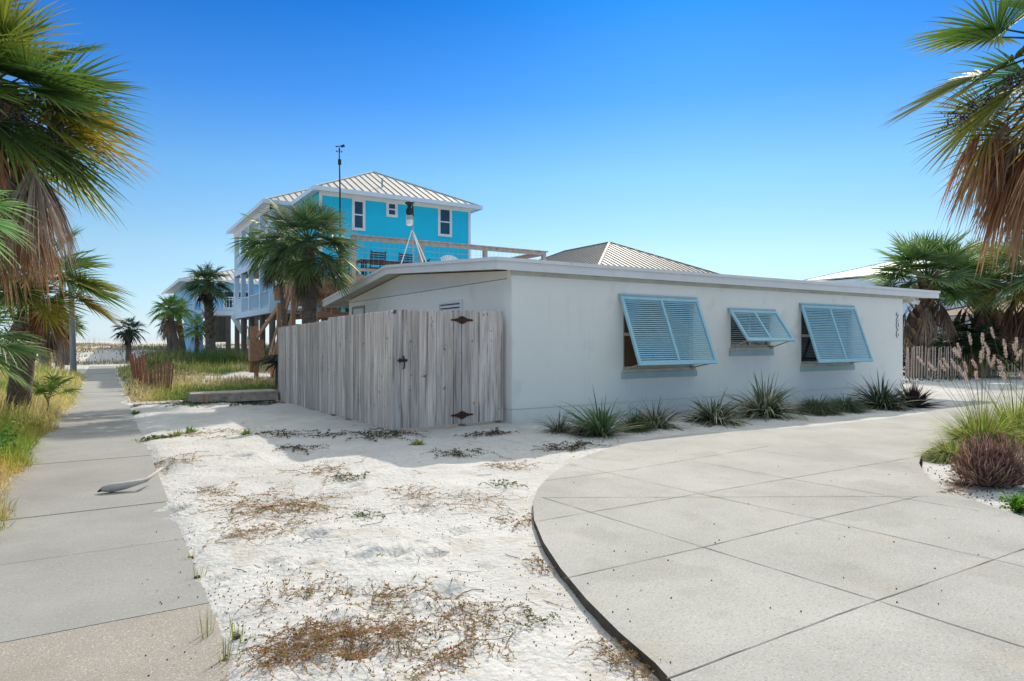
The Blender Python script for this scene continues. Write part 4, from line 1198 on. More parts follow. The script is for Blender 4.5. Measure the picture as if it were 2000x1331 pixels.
# far ones beside the houses
palm('cabbage_palm', 'dark round headed palm with rough booted trunk in front of the light blue house', at(412, 33), at(406, 33, 552), .20, .74, .54, 34, 8, 41, nl=22, segs=3, greens=(((.08,.15,.06),(.17,.26,.11)),), el_rng=(1.4, -.5), dead_drop=(-1.0, -.5), deadL=.7, boot_from=.3, dead_col=(((.05,.05,.03),(.10,.10,.06)),))
palm('cabbage_palm', 'bright green topped palm with leaning reddish trunk left of the houses', at(358, 35), at(331, 35, 603), .16, .62, .48, 28, 6, 42, nl=20, segs=3, greens=(((.13,.28,.05),(.30,.46,.10)),), boots=False, el_rng=(1.4, -.5), curve=-.1)
palm('cabbage_palm', 'partly hidden second trunk of the leaning pair with yellow green crown', at(362, 36.5), at(347, 36.5, 606), .14, .58, .42, 22, 5, 43, nl=20, segs=3, greens=(((.18,.32,.04),(.40,.48,.09)),), boots=False, el_rng=(1.4, -.4))
palm('cabbage_palm', 'short light green palm directly left of the dark round headed palm', at(386, 34), at(384, 34, 640), .09, .52, .4, 24, 3, 44, nl=20, segs=3, greens=(((.16,.33,.04),(.38,.52,.12)),), boots=False, el_rng=(1.4, -.5))
palm('cabbage_palm', 'small lone palm silhouetted against the sky at the end of the sidewalk', at(251, 46), at(251, 46, 643), .17, .75, .5, 28, 5, 45, nl=16, segs=3, greens=(((.02,.05,.025),(.05,.085,.05)),), boots=False, el_rng=(1.3, -.7), dead_col=(((.04,.04,.03),(.06,.06,.05)),), deadL=.6)
palm('cabbage_palm', 'small distant palm behind the thin pole left of the twin palms', at(331, 50), at(328, 50, 630), .13, .6, .4, 16, 6, 46, nl=14, segs=3, greens=(((.03,.06,.03),(.08,.11,.06)),), boots=False, el_rng=(1.2, -.7))
for px, d, py, sd, lb_ in ((90, 36, 640, 51, 'distant skirted palm left of the posts'), (117, 38, 634, 52, 'distant palm with brown skirt between the posts in the dune grass'), (134, 41, 636, 53, 'distant brown skirted palm just right of the middle post')):
    palm('cabbage_palm', lb_, at(px, d), at(px, d, py), .2, .72, .45, 20, 16, sd, nl=16, segs=3, greens=(((.05,.12,.03),(.13,.20,.06)),), boots=False, dead_drop=(-1.4,-.9), deadL=.85, group='distant skirted palms among the posts', dead_col=(((.09,.055,.035),(.2,.13,.09)),))
# right background
G3 = ((.12,.22,.08), (.30,.40,.17))
palm('cabbage_palm', 'palm right of the bungalow roof end with a straight trunk and thick brown skirt', at(1790, 25.5), at(1812, 25.5, 548), .30, 1.25, 1.15, 46, 20, 61, nl=32, segs=4, greens=(G3, GREEN), dead_drop=(-1.2, -.3), dspread=40, boots=True, boot_from=.2, deadL=.8, drp=.12, el_rng=(1.4, -.15), dead_col=(((.42,.29,.20),(.62,.48,.37)),((.18,.11,.08),(.36,.25,.18))), fruit=3)
palm('cabbage_palm', 'palm in the right background, second from the bungalow, with pinkish brown dead skirt', at(1905, 27), at(1925, 27, 556), .3, 1.25, 1.15, 44, 24, 62, nl=32, segs=4, greens=(G3,), dead_drop=(-1.2, -.3), dspread=40, deadL=.9, drp=.12, el_rng=(1.4, -.15), dead_col=(((.42,.25,.18),(.64,.46,.36)),((.2,.12,.09),(.4,.27,.2))))
palm('cabbage_palm', 'yellow tinged palm at the right picture edge behind the plumed grass', at(2030, 24), at(2025, 24, 540), .28, 1.2, 1.1, 40, 22, 63, nl=32, segs=4, greens=(G3, GREENY), yellow=.9, dead_drop=(-1.3, -.5), deadL=1.0, el_rng=(1.4, -.4), dead_col=(((.24,.11,.07),(.36,.23,.16)),))
palm('young_palm', 'dark low palm between the two skirted background palms', at(1852, 27), at(1850, 27, 655), .1, 1.0, .6, 20, 8, 64, nl=24, segs=3, greens=(((.025,.06,.025),(.06,.10,.05)),), boots=False, el_rng=(1.1, -.7))
palm('young_palm', 'dark low palm overhanging the grey sand fence', at(1902, 25.5), at(1905, 25.5, 668), .1, 1.0, .6, 22, 4, 65, nl=24, segs=3, greens=(((.025,.06,.025),(.06,.10,.04)),), boots=False, el_rng=(.9, -.5))

# ------------------------------------------------------------------ shrubs & clumps
def bush(label, px, d, w_, h_, n, c, seed, name='shrub', sz=.09, group=None, cat='shrub'):
    r = np.random.default_rng(seed)
    x, y, _ = dp(px, d); z = h1(x, y)
    t = thing(name, label, cat, (x, y, z), group)
    ctr = r.normal(0, 1, (14, 3)); ctr = nrm(ctr)*np.array([w_*.33, w_*.33, h_*.3]) + np.array([0, 0, h_*.5])
    k = r.integers(0, 14, n); P = ctr[k] + r.normal(0, 1, (n, 3))*np.array([w_*.14, w_*.14, h_*.15]); P[:, 2] = np.abs(P[:, 2])
    P += np.array([x, y, z])
    D = nrm(r.normal(0, 1, (n, 3)) + np.array([0, 0, .4])); S = nrm(np.cross(D, nrm(r.normal(0, 1, (n, 3)))))
    cc = np.array(c)*r.uniform(.5, 1.5, (n, 1))
    mb = MB(); mb.strips(P, D, S, r.uniform(.6, 1.4, n)*sz, sz*.28, .2, 2, cc, cc*1.15, base=.3, mid=.5, tipw=.1); mb.build('foliage', M['weed'], t)
    mb = MB()
    for i in range(7): mb.tube([(x, y, z-.05), (x+ctr[i][0]*.6, y+ctr[i][1]*.6, z+ctr[i][2]*.6), (x+ctr[i][0], y+ctr[i][1], z+ctr[i][2])], [.02, .014, .006], 5, (.1,.07,.05))
    mb.build('stem', M['weed'], t)
    return t
for px, d, w_, h_, sd, c_, lb_ in ((1775, 29, 2.6, 2.4, 71, (.12,.13,.08), 'dark tangled shrub beside the bungalow corner behind the sand fence'),
                          (1830, 30, 3.0, 2.0, 72, (.12,.15,.07), 'dark shrub behind the trunk of the skirted palm'),
                          (1890, 30, 3.4, 1.9, 73, (.12,.18,.06), 'green shrub behind the middle of the grey sand fence'),
                          (1960, 31, 3.0, 1.3, 74, (.13,.13,.08), 'low dark shrub behind the sand fence near the pale blue cottage'),
                          (2030, 29, 3.0, 1.6, 75, (.12,.11,.07), 'dark shrub at the far right end of the sand fence')):
    bush(lb_, px, d, w_, h_, 3800, c_, sd, sz=.12)

def clump(name, label, x, y, n, L, W, cols, seed, lean=(.15, 1.1), droop=(.3, .9), rad=.07, group=None, cat='plant', segs=6, mixc=None, part='leaves', z=None, tip=1.1):
    r = np.random.default_rng(seed)
    z = h1(x, y) if z is None else z
    t = thing(name, label, cat, (x, y, z), group)
    if L > .5 and name in ('flax_lily', 'purple_flax', 'fountain_grass'): n = int(n*1.7); lean = (lean[0], min(1.5, lean[1]+.2))
    az = r.uniform(0, 2*np.pi, n); le = lean[0] + (lean[1]-lean[0])*r.random(n)**.8
    D = np.stack([np.sin(le)*np.cos(az), np.sin(le)*np.sin(az), np.cos(le)], 1)
    S = np.stack([-np.sin(az), np.cos(az), 0*az], 1)
    tw = r.uniform(-.7, .7, n); N_ = np.cross(S, D); S = S*np.cos(tw)[:, None] + N_*np.sin(tw)[:, None]
    P = np.array([x, y, z-.02]) + np.stack([np.cos(az), np.sin(az), 0*az], 1)*(rad*r.random(n))[:, None]
    ck = r.integers(0, len(cols), n); c = np.array(cols)[ck]*r.uniform(.7, 1.25, (n, 1))
    if name == 'flax_lily': c = np.where((r.random(n) < .16)[:, None]*(le > .8)[:, None], np.array((.50,.40,.26)), c)
    mb = MB(); mb.strips(P, D, S, L*1.02*r.uniform(.5, 1.15, n), W*r.uniform(.8, 1.3, n), r.uniform(*droop, n), segs, c*.8, c*tip, base=.7, mid=.35, tipw=.05)
    mb.build(part, M['grass'], t)
    mb = MB(); mb.tube([(x, y, z-.08), (x, y, z+min(.04, rad*.4))], [rad*.9, rad*.4], 8, (.12,.10,.06)); mb.build('root_crown', M['weed'], t)
    return t
FL = [(.17,.21,.12), (.28,.32,.20), (.52,.48,.36), (.10,.13,.08)]
def wp(px, py): return gp(px, py, .03)[:2]
x, y = wp(1092, 846); clump('grass_tuft', 'small dull grass tuft nearest the bungalow corner', x, y, 260, .62, .004, [(.10,.12,.07),(.2,.18,.12)], 81, (.1,1.2), (.3,1.2))
x, y = wp(1150, 850); clump('fountain_grass', 'dry brownish arching grass just right of the corner tuft', x, y, 360, .7, .004, [(.24,.20,.14),(.14,.15,.08)], 82, (.3,1.3), (.4,1.4))
x, y = wp(1175, 852); clump('flax_lily', 'broad bladed green clump under the left shutter, first of the row', x, y, 95, .95, .014, [(.10,.20,.07),(.16,.27,.10),(.30,.34,.2)], 83, (.05,1.0), (.15,.7))
x, y = wp(1240, 842); clump('fountain_grass', 'fine green grass between the first and second broad bladed clumps', x, y, 420, .6, .0035, [(.08,.15,.06),(.14,.18,.08)], 84, (.1,1.0), (.3,1.0))
x, y = wp(1280, 836); clump('flax_lily', 'greyish spreading clump under the left shutter right half', x, y, 150, .78, .013, FL+[(.33,.28,.2)], 85, (.2,1.3), (.2,.9))
x, y = wp(1395, 826); clump('flax_lily', 'pale edged clump between the large left and small middle shutters', x, y, 210, .92, .016, FL, 86, (.15,1.25), (.25,.9))
x, y = wp(1494, 816); clump('flax_lily', 'tallest dark striped clump beneath the small shutter', x, y, 210, 1.08, .017, FL, 87, (.1,1.15), (.2,.8))
x, y = wp(1596, 808); clump('fountain_grass', 'dense dome of fine drooping grass beneath the right shutter', x, y, 1100, .95, .005, [(.10,.13,.07),(.16,.18,.10)], 88, (.2,1.2), (.6,1.5))
x, y = wp(1650, 803); clump('fountain_grass', 'lower fine green grass right of the dense dome', x, y, 700, .78, .005, [(.10,.16,.08),(.13,.17,.09)], 89, (.2,1.1), (.4,1.2))
x, y = wp(1722, 797); clump('flax_lily', 'dark green striped clump below the house number', x, y, 200, 1.0, .017, [(.05,.09,.05),(.09,.14,.08),(.26,.25,.18)], 90, (.1,1.15), (.2,.8))
x, y = wp(1783, 795); clump('purple_flax', 'small dark purple spiky clump off the right corner of the bungalow', x, y, 160, .66, .016, [(.05,.03,.035),(.09,.06,.06)], 91, (.05,1.2), (.05,.4))

# island planting
def iw(px, py): return gp(px, py, .1)[:2]
def plumed(label, x, y, n, L, cols, seed, npl, pr):
    t = clump('plumed_fountain_grass', label, x, y, n, L, .0042, cols, seed, (.03,.95), (.15,1.0), rad=.13, part='blades', tip=1.35)
    r = random.Random(seed); z = h1(x, y)
    sm = MB()
    for i in range(npl):
        a = r.uniform(*pr); le = r.uniform(.08, .62); ln = r.uniform(.75, 1.15)*L*1.45
        D = np.array([math.sin(le)*math.cos(a), math.sin(le)*math.sin(a), math.cos(le)])
        b = np.array([x, y, z]); m_ = b + D*ln*.55; e = b + D*ln + np.array([math.cos(a)*.06, math.sin(a)*.06, -.05])
        sm.tube([b, m_, e], [.003, .0025, .002], 4, (.30,.30,.12), cap=False)
        d2 = nrm(e-m_); ns = 150
        rr = np.random.default_rng(seed*100+i)
        pl_ = .15
        u = rr.random(ns); Pq = e[None] + d2[None]*(u*pl_)[:, None]
        rd = nrm(rr.normal(0, 1, (ns, 3))); rd = nrm(rd - (rd@d2)[:, None]*d2 + d2*.9)
        Sd = nrm(np.cross(rd, rr.normal(0, 1, (ns, 3))))
        cc = np.array((.88,.70,.62))*rr.uniform(.75, 1.2, (ns, 1))
        pm = MB(); pm.strips(Pq, rd, Sd, .032*(1.1-.6*np.abs(u-.45)), .0011, 0, 2, cc*.8, cc*1.1, base=1, mid=.5, tipw=.3)
        pm.tube([e, e+d2*pl_], [.004, .002], 5, (.55,.40,.34)); pm.build('plume', M['plume'], t)
    sm.build('flower_stalks', M['grass'], t)
YG = [(.46,.52,.08), (.32,.42,.07), (.58,.54,.16), (.16,.24,.05)]
x, y = iw(1918, 868); plumed('golden green fountain grass with pink plumes at the left of the island bed', x, y, 2000, .84, YG, 101, 17, (1.2, 4.6))
x, y = iw(1985, 860); plumed('golden green fountain grass with tall pale plumes at the right of the island bed', x, y, 2000, .92, YG, 102, 20, (0, 6.28))
x, y = iw(2050, 880); plumed('fountain grass at the picture edge behind the brown shrub', x, y, 900, .8, YG, 103, 9, (1.5, 4.5))
x, y = iw(1868, 888); clump('fountain_grass', 'low mound of green gold grass drooping over the island kerb', x, y, 1900, .5, .004, YG+[(.16,.2,.06)], 104, (.2,1.3), (.4,1.3), rad=.16)
def spiky(label, px, py, w_, h_, n, c, seed):
    r = np.random.default_rng(seed); x, y = iw(px, py); z = h1(x, y)
    t = thing('brown_shrub', label, 'shrub', (x, y, z))
    az = r.uniform(0, 2*np.pi, n); q = r.random(n)**.6; le = q*1.45
    lob = np.array([(-.26,.05,.72,.8), (.18,-.12,.8,1.0), (.0,.22,.75,.9), (.34,.1,.62,.72), (-.05,-.26,.6,.66), (-.4,-.12,.42,.45)])
    k_ = r.integers(0, len(lob), n); lb4 = lob[k_]
    o_ = np.stack([np.sin(le)*np.cos(az)*w_*.5*lb4[:,2], np.sin(le)*np.sin(az)*w_*.5*lb4[:,2], np.cos(le)*h_*lb4[:,3]], 1)
    rr = r.uniform(.35, 1.0, n)[:, None]
    P = o_*rr + np.array([x, y, z]) + np.stack([lb4[:,0]*w_*.6, lb4[:,1]*w_*.6, 0*k_], 1); D = nrm(o_ + r.normal(0, .13, (n, 3)) + np.array([0, 0, .2]))
    S = nrm(np.cross(D, r.normal(0, 1, (n, 3))))
    cc = np.array(c)[r.integers(0, len(c), n)]*r.uniform(.6, 1.3, (n, 1))
    mb = MB(); mb.strips(P, D, S, r.uniform(.07, .15, n), .0048, .05, 3, cc*.7, cc*1.2, base=.6, mid=.5, tipw=.25); mb.build('foliage', M['weed'], t)
    mb = MB()
    for i in range(90): mb.tube([(x+r.normal(0,.03), y+r.normal(0,.03), z-.03), P[i]], [.006, .003], 4, (.09,.055,.045), cap=False)
    mb.build('stem', M['weed'], t)
spiky('dense brown purple spiky shrub in front of the plumed grass on the island bed', 1938, 940, .66, .44, 5200, [(.50,.28,.22),(.36,.20,.16),(.62,.40,.27),(.20,.12,.10)], 105)
x, y = iw(1890, 935); clump('dry_grass_tuft', 'rusty dry tuft at the left foot of the brown shrub', x, y, 260, .26, .003, [(.38,.20,.10),(.22,.13,.08)], 106, (.3,1.35), (.2,.7))
x, y = iw(1995, 985); bush('small bright green leafy plant at the right edge of the island sand', 1998, math.hypot(*[0,0])+ (SN*x+CS*y), .26, .15, 520, (.16,.36,.03), 107, name='green_plant', sz=.035, cat='plant')

# ------------------------------------------------------------------ weeds on the sand
def runner(name, label, px, py, rx, ry, n, seed, cols, leaf=.022, stem=(.52,.28,.17), group=None, up=.03, dens=16, kind=None):
    r = random.Random(seed); g0 = gp(px, py, .03)
    t = MB(); P=[];D=[];S=[];Cc=[];Lk=[]
    for i in range(n):
        a = r.uniform(0, 6.28); q = r.random()**.6
        x = g0[0] + rx*q*math.cos(a)*.55; y = g0[1] + ry*q*math.sin(a)*.55
        hd = r.uniform(0, 6.28); ln = r.uniform(.5, 1.0)*min(rx, ry)*.9; pts = []
        k = 6
        for j in range(k+1):
            zz = h1(x, y) + .004 + up*math.sin(math.pi*j/k*.9)*r.uniform(.3, 1.3)
            pts.append((x, y, zz)); hd += r.uniform(-.6, .6); x += math.cos(hd)*ln/k; y += math.sin(hd)*ln/k
        sc = r.uniform(.6, 1.2)
        t.tube(pts, .0012, 3, tuple(c*sc for c in stem), cap=False)
        for j in range(dens):
            u = r.uniform(.05, 1)*k; b = min(k-1, int(u)); f_ = u-b
            p = [pts[b][c]*(1-f_)+pts[b+1][c]*f_ for c in range(3)]
            P.append(p); d = nrm(np.array([r.gauss(0,1), r.gauss(0,1), abs(r.gauss(.3,.6))])); D.append(d)
            S.append(nrm(np.cross(d, np.array([r.gauss(0,1), r.gauss(0,1), r.gauss(0,1)]))))
            c = r.choice(cols); m_ = r.uniform(.6, 1.3); Cc.append([v*m_ for v in c]); Lk.append(leaf*r.uniform(.5, 1.3))
    t.strips(P, D, S, Lk, np.array(Lk)*.17, .1, 2, Cc, Cc, base=.4, mid=.5, tipw=.15)
    return t
W1 = [(.50,.24,.11), (.40,.21,.11), (.46,.42,.10), (.58,.38,.17), (.30,.36,.08), (.50,.20,.10)]
W2 = [(.56,.30,.17), (.62,.42,.26), (.48,.44,.14)]
W3 = [(.10,.20,.05), (.16,.27,.06), (.07,.13,.04)]
W4 = [(.06,.08,.045), (.10,.12,.06), (.14,.09,.06)]
wl = [ # name, label, px, py, rx, ry (metres), n, cols, leaf
 ('weed_mat', 'largest rusty brown and green weed mat at the bottom centre of the sand', 655, 1275, .62, .30, 210, W1, .014),
 ('weed_mat', 'smaller brown weed patch right of the largest mat near the bottom', 905, 1225, .42, .30, 44, W1, .015),
 ('weed_mat', 'sprawling weed patch at the bottom edge right of the largest mat', 860, 1310, .5, .2, 44, W1, .015),
 ('weed_patch', 'spreading yellowish brown weed patch in the middle of the sunlit sand', 545, 990, .72, .75, 85, W1, .02),
 ('weed_patch', 'reddish lower fringe of the middle weed patch', 505, 1045, .62, .35, 34, W2, .018),
 ('weed_patch', 'reddish dry weed patch near the house shadow edge', 640, 925, .5, .7, 26, W2, .02),
 ('weed_patch', 'dry reddish weeds beside the sidewalk above the driftwood', 335, 905, .45, .5, 24, W2, .022),
 ('weed_patch', 'dry brown weeds in the sunlit sand left of the shadow tip', 410, 850, .8, .9, 24, W2, .025),
 ('weed_patch', 'dark green weeds in shade left of the gate', 540, 850, .6, .8, 22, W4, .03),
 ('weed_patch', 'shaded brown weed clump in front of the fence corner', 740, 852, .8, .7, 52, W4, .03),
 ('weed_patch', 'shaded weeds at the edge of the house shadow', 595, 880, .5, .4, 18, W4, .026),
 ('weed_patch', 'shaded grey green weeds below the right hinge', 900, 890, .6, .4, 30, W4, .025),
 ('weed_patch', 'dark debris and weeds at the foot of the fixed fence panel', 950, 850, .6, .4, 40, W4, .026),
 ('weed_patch', 'twiggy weeds between the corner of the bungalow and the driveway', 1110, 875, .7, .4, 50, W4, .026),
 ('weed_patch', 'sparse weeds beside the upper left bend of the driveway', 1000, 915, .45, .4, 22, W2, .02),
 ('weed_patch', 'brown weeds at the leftmost point of the driveway edge', 1012, 1018, .28, .2, 20, W1, .018),
 ('weed_patch', 'rusty weeds along the driveway edge at the bottom', 1245, 1295, .22, .35, 60, W1, .012),
 ('weed_patch', 'dry weeds halfway down the driveway edge', 1050, 1100, .14, .3, 16, W1, .014),
 ('weed_patch', 'sparse pinkish weeds in the open sand right of centre', 815, 968, .4, .4, 20, W2, .018),
 ('weed_patch', 'thin trailing weeds left of the driveway', 910, 985, .7, .5, 34, W2, .016),
 ('weed_patch', 'short weeds right of the lower sidewalk edge', 600, 1170, .5, .25, 26, W1, .016),
 ('weed_patch', 'green and brown runners in the sand below the centre', 790, 1180, .45, .3, 30, W1, .016),
 ('weed_patch', 'dark green leafy weeds before the timber platform', 385, 783, .9, .7, 40, W3, .045),
 ('weed_patch', 'shaded dark weeds under the right end of the timber platform', 500, 785, .9, .5, 34, W4, .045),
 ('weed_patch', 'green sprawling weeds at the sidewalk edge in front of the shadow', 288, 858, .45, .35, 32, W3, .03),
 ('weed_patch', 'small green weed patch just outside the fence shadow left of its tip', 690, 938, .3, .2, 14, W3, .022),
 ('weed_patch', 'little green creeping weed in the open sand right of the middle patch', 720, 1010, .25, .2, 10, W3, .02),
 ('weed_patch', 'green weed runner near the driveway bend', 985, 950, .3, .2, 12, W3, .02),
 ('weed_patch', 'green runner on the sand left of the bottom right driveway edge', 1060, 1220, .25, .2, 12, W3, .015),
 ('weed_patch', 'shaded creeping weed in the middle of the fence shadow', 640, 850, .5, .4, 16, W4, .028),
 ('weed_patch', 'small dry tuft patch between sidewalk and the middle weed patch', 420, 965, .35, .3, 16, W2, .018),
 ('brown_leaf_litter', 'reddish brown leaf litter on the driveway beside the island sand', 1868, 966, .42, .14, 70, [(.34,.16,.07),(.42,.24,.12)], .014),
]
for i, (nm, lb_, px, py, rx, ry, n, cs_, lf) in enumerate(wl):
    m_ = runner(nm, lb_, px, py, rx, ry, n, 200+i, cs_, lf, up=.03 if nm != 'brown_leaf_litter' else .01, dens=26)
    if nm == 'brown_leaf_litter':
        for v in m_.v: v[:, 2] = np.maximum(v[:, 2], DRZ+.004)
    tag(m_.build(nm, M['weed']), lb_, 'weeds', 'weed patches on the sand')
sp = [(655,807,'dark leafy sprig deep in the fence shade, nearest the pickets'),(370,843,'round leafy green sprig, right one of the pair in sun beside the sidewalk'),
 (480,848,'brightest green leafy sprig at the left edge of the fence shadow'),(345,848,'low green sprig, left one of the pair beside the sidewalk'),
 (880,1000,'tiny sprig in open sand between the two pale weed trails'),(790,1005,'upright yellow green sprig in open sand right of the middle weed patch'),
 (740,1100,'dark small sprig in the sand among the footprints'),(560,1145,'small sprig below the footprints, left of the grassy pair'),
 (600,1160,'green sprig between footprints and bottom weed mat'),(810,1140,'dark green pair of leaves in the sand left of the driveway curve'),
 (665,1230,'sprig at the upper left rim of the largest weed mat'),(605,1165,'short sprig touching the green one above the bottom mat'),
 (640,1130,'thin sprig standing beside a footprint'),(480,1250,'sprig beside the reeds at the bottom left of the sand'),
 (700,1230,'sprig at the top of the largest weed mat'),(1120,893,'sprig on the upper bend of the driveway edge'),
 (690,830,'small sprig in shade before the picket fence corner'),(330,838,'tiny sprig closest to the sidewalk shadow'),
 (815,868,'leafy green sprig in shade below the gate latch side'),(265,800,'leafy sprig in the sidewalk shadow by the planks'),
 (900,1190,'sprig over the right hand bottom weed patch'),(520,1280,'sprig at the left tip of the largest weed mat'),
 (770,1230,'yellowish sprig at the right end of the largest weed mat'),(860,1250,'sprig between the two bottom weed patches'),
 (475,822,'dark sprig just inside the fence shadow above the brightest one'),(840,1245,'sprig left of the right hand bottom weed patch')]
for i, (px, py, lb_) in enumerate(sp):
    x, y, _ = gp(px, py, .04)
    big = i in (1, 2, 3, 18, 19, 0)
    clump('green_sprig', lb_, x, y, 16 if not big else 60, .05 if not big else .13, .004 if not big else .012,
          [(.14,.30,.07),(.30,.40,.10)] if i % 3 else [(.3,.38,.08),(.42,.42,.12)], 300+i, (.1, 1.2), (0, .3), rad=.015 if not big else .05, group='green sprigs in the sand', segs=3)
RL = ['tallest yellow green reed shoots at the bottom left sand edge', 'reed shoots lowest at the sidewalk corner', 'reed shoots right of the others near the weed mat', 'short grey green reed shoots at the middle of the sidewalk edge', 'shortest reed shoots, farthest up the sidewalk edge']
for i, (px, py, L_) in enumerate(((405,1235,.19),(440,1285,.19),(462,1245,.15),(385,1125,.12),(372,1085,.1))):
    x, y, _ = gp(px, py, .04)
    clump('reed_tuft', RL[i], x, y, 16, L_, .0022, [(.38,.44,.08),(.5,.42,.13)], 350+i, (.02,.4), (0,.1), rad=.04, group='reed shoots at the sidewalk edge', segs=3)
# twigs and fallen palm berries
r = random.Random(77)
mb = MB()
def okspot(x, y):
    return x > .5 and polydist(np.array([x]), np.array([y]), DRIVE)[0] > .03
cnt = 0
while cnt < 1150:
    px = r.uniform(250, 1330); py = 850 + (r.random()**.75)*480
    x, y, _ = gp(px, py, .03)
    if not (x > -.7): continue
    on_d = polydist(np.array([x]), np.array([y]), DRIVE)[0] < .0
    onw = x < .47
    if on_d and r.random() > .02: continue
    if onw and r.random() > .10: continue
    if not on_d and not onw and vnoise(np.array([x*1.3]), np.array([y*1.3]), 9)[0] < r.uniform(.15, .75): continue
    z = DRZ if on_d else max(h1(x, y), bh(y)+.03 if onw else -9)
    mb.ball((x, y, z+.003), r.uniform(.0022, .0045), (.07,.06,.055)); cnt += 1
for i in range(260):
    px = r.uniform(1050, 1990); py = r.uniform(870, 1200); x, y, _ = gp(px, py, DRZ)
    if polydist(np.array([x]), np.array([y]), DRIVE)[0] > -.02: continue
    isl = polydist(np.array([x]), np.array([y]), ISLE)[0] < 0
    if not isl and r.random() > .22: continue
    mb.ball((x, y, (h1(x, y) if isl else DRZ)+.003), r.uniform(.003, .0055), (.06,.05,.045))
for i in range(420):
    x, y, _ = gp(r.uniform(1800, 2010), r.uniform(890, 1015), .06)
    if polydist(np.array([x]), np.array([y]), ISLE)[0] < -.02: mb.ball((x, y, h1(x, y)+.004), r.uniform(.005, .009), (.07,.06,.05))
o = mb.build('fallen_berries', M['plain']); tag(o, 'small dark palm berries littering the sand and concrete', 'berries', kind='stuff')
mb = MB()
for i in range(120):
    px = r.uniform(280, 1120); py = r.uniform(800, 1320); x, y, _ = gp(px, py, .03)
    if not okspot(x, y): continue
    a = r.uniform(0, 6.28); ln = r.uniform(.04, .22); pts = []
    for k in range(4):
        pts.append((x, y, h1(x, y)+.006)); a += r.uniform(-.5, .5); x += math.cos(a)*ln/3; y += math.sin(a)*ln/3
    c = r.uniform(.5, 1.4); mb.tube(pts, r.uniform(.001, .0022), 4, (.20*c,.145*c,.11*c))
o = mb.build('fallen_twigs', M['plain']); tag(o, 'thin dry twigs scattered over the sand', 'twigs', kind='stuff')

# driftwood-like palm boot on the sidewalk
p0 = gp(198, 962, .04); p1 = gp(245, 958, .04); p2 = gp(285, 952, .05); p3 = gp(318, 937, .05)
dw = thing('fallen_palm_stalk', 'broken grey palm frond stalk with split brown end lying across the sidewalk edge', 'palm stalk', (p1[0], p1[1], .04))
mb = MB()
A_ = [np.array((p[0], p[1], z)) for p, z in ((p0, .065), (p1, .085), (p2, .115), (p3, .17))]
mb.tube([A_[0], A_[0]*.6+A_[1]*.4, A_[1], A_[2], A_[3]], [.02, .042, .037, .02, .006], 8); mb.build('stalk', M['driftwood'], dw, True)
mb = MB(); mb.tube([A_[0]+np.array([-.03,-.01,-.015]), A_[0]+np.array([.02,0,0.005]), A_[0]*.6+A_[1]*.4+np.array([0,-.012,.02])], [.006, .022, .01], 7, (.10,.05,.035)); mb.build('split_end', M['plain'], dw, True)

# ------------------------------------------------------------------ grass (stuff)
def grass(name, label, X_, Y_, L, W, cols, seed, lean=.35, wind=(0.06, -.03), drp=(.1, .6), segs=3):
    r = np.random.default_rng(seed); n = len(X_)
    Z_ = H(X_, Y_)
    az = r.uniform(0, 2*np.pi, n); le = np.abs(r.normal(0, lean, n))
    D = nrm(np.stack([np.sin(le)*np.cos(az)+wind[0], np.sin(le)*np.sin(az)+wind[1], np.cos(le)], 1))
    S = np.stack([-np.sin(az), np.cos(az), 0*az], 1)
    nc = len(cols); pk = np.clip(((vnoise(X_*.55, Y_*.4, 93)*1.3-.15)*nc + r.normal(0, .8, n)), 0, nc-.01).astype(int)
    c = np.array(cols)[pk]
    pat = fbm(X_*.8, Y_*.6, 91)[:, None]
    L = np.asarray(L)*(1 + 1.1*fbm(X_*1.1, Y_*.8, 97))
    c = c*(1+pat*1.1)*r.uniform(.7, 1.25, (n, 1))
    mb = MB(); mb.strips(np.stack([X_, Y_, Z_-.02], 1), D, S, L, W, r.uniform(*drp, n), segs, c*.85, c*np.array([1.35,1.2,1.0]), base=.9, mid=.4, tipw=.08)
    o = mb.build(name, M['grass']); tag(o, label, 'grass', kind='stuff'); return o
def sample(n, xf, yf, dens, seed):
    r = np.random.default_rng(seed); u = r.random(n*3); v = r.random(n*3)
    y = yf(v); x = xf(u, y); k = r.random(n*3) < dens(x, y)
    return x[k][:n], y[k][:n]
OAT = [(.15,.25,.07), (.28,.38,.09), (.42,.48,.12), (.60,.56,.22), (.72,.64,.36), (.66,.50,.30)]
NEAR = [(.14,.26,.05), (.24,.38,.06), (.40,.48,.08), (.54,.50,.12), (.60,.42,.17), (.64,.57,.30)]
# left verge: near, mid, far
x, y = sample(38000, lambda u, y: -.62 - (u**1.3)*2.4, lambda v: 5.6 + v*7.5, lambda x, y: np.clip((-x-.60-.2*vnoise(x*0+3, y*1.1, 5))/.2, 0, 1), 1)
r_ = np.random.default_rng(2)
dn = np.clip((-x-.8)/1.0, .22, 1)
grass('verge_grass', 'yellow green long grass filling the near left verge', x, y, (.32+.52*dn)*r_.uniform(.6, 1.15, len(x)), .0032, NEAR, 3, lean=.6, drp=(.3, 1.3))
x, y = sample(48000, lambda u, y: -.58 - (u**1.3)*5, lambda v: 12.5 + v*20, lambda x, y: np.clip((-x-.56-.2*vnoise(x*0+3, y*.8, 5))/.25, 0, 1), 4)
r_ = np.random.default_rng(5)
grass('verge_grass', 'tall sea oats and grass along the far left verge', x, y, (.46+.50*np.clip((-x-.6)/1.0, 0, 1))*r_.uniform(.6, 1.2, len(x)), .007, OAT[:5], 6, lean=.6, drp=(.3, 1.3))
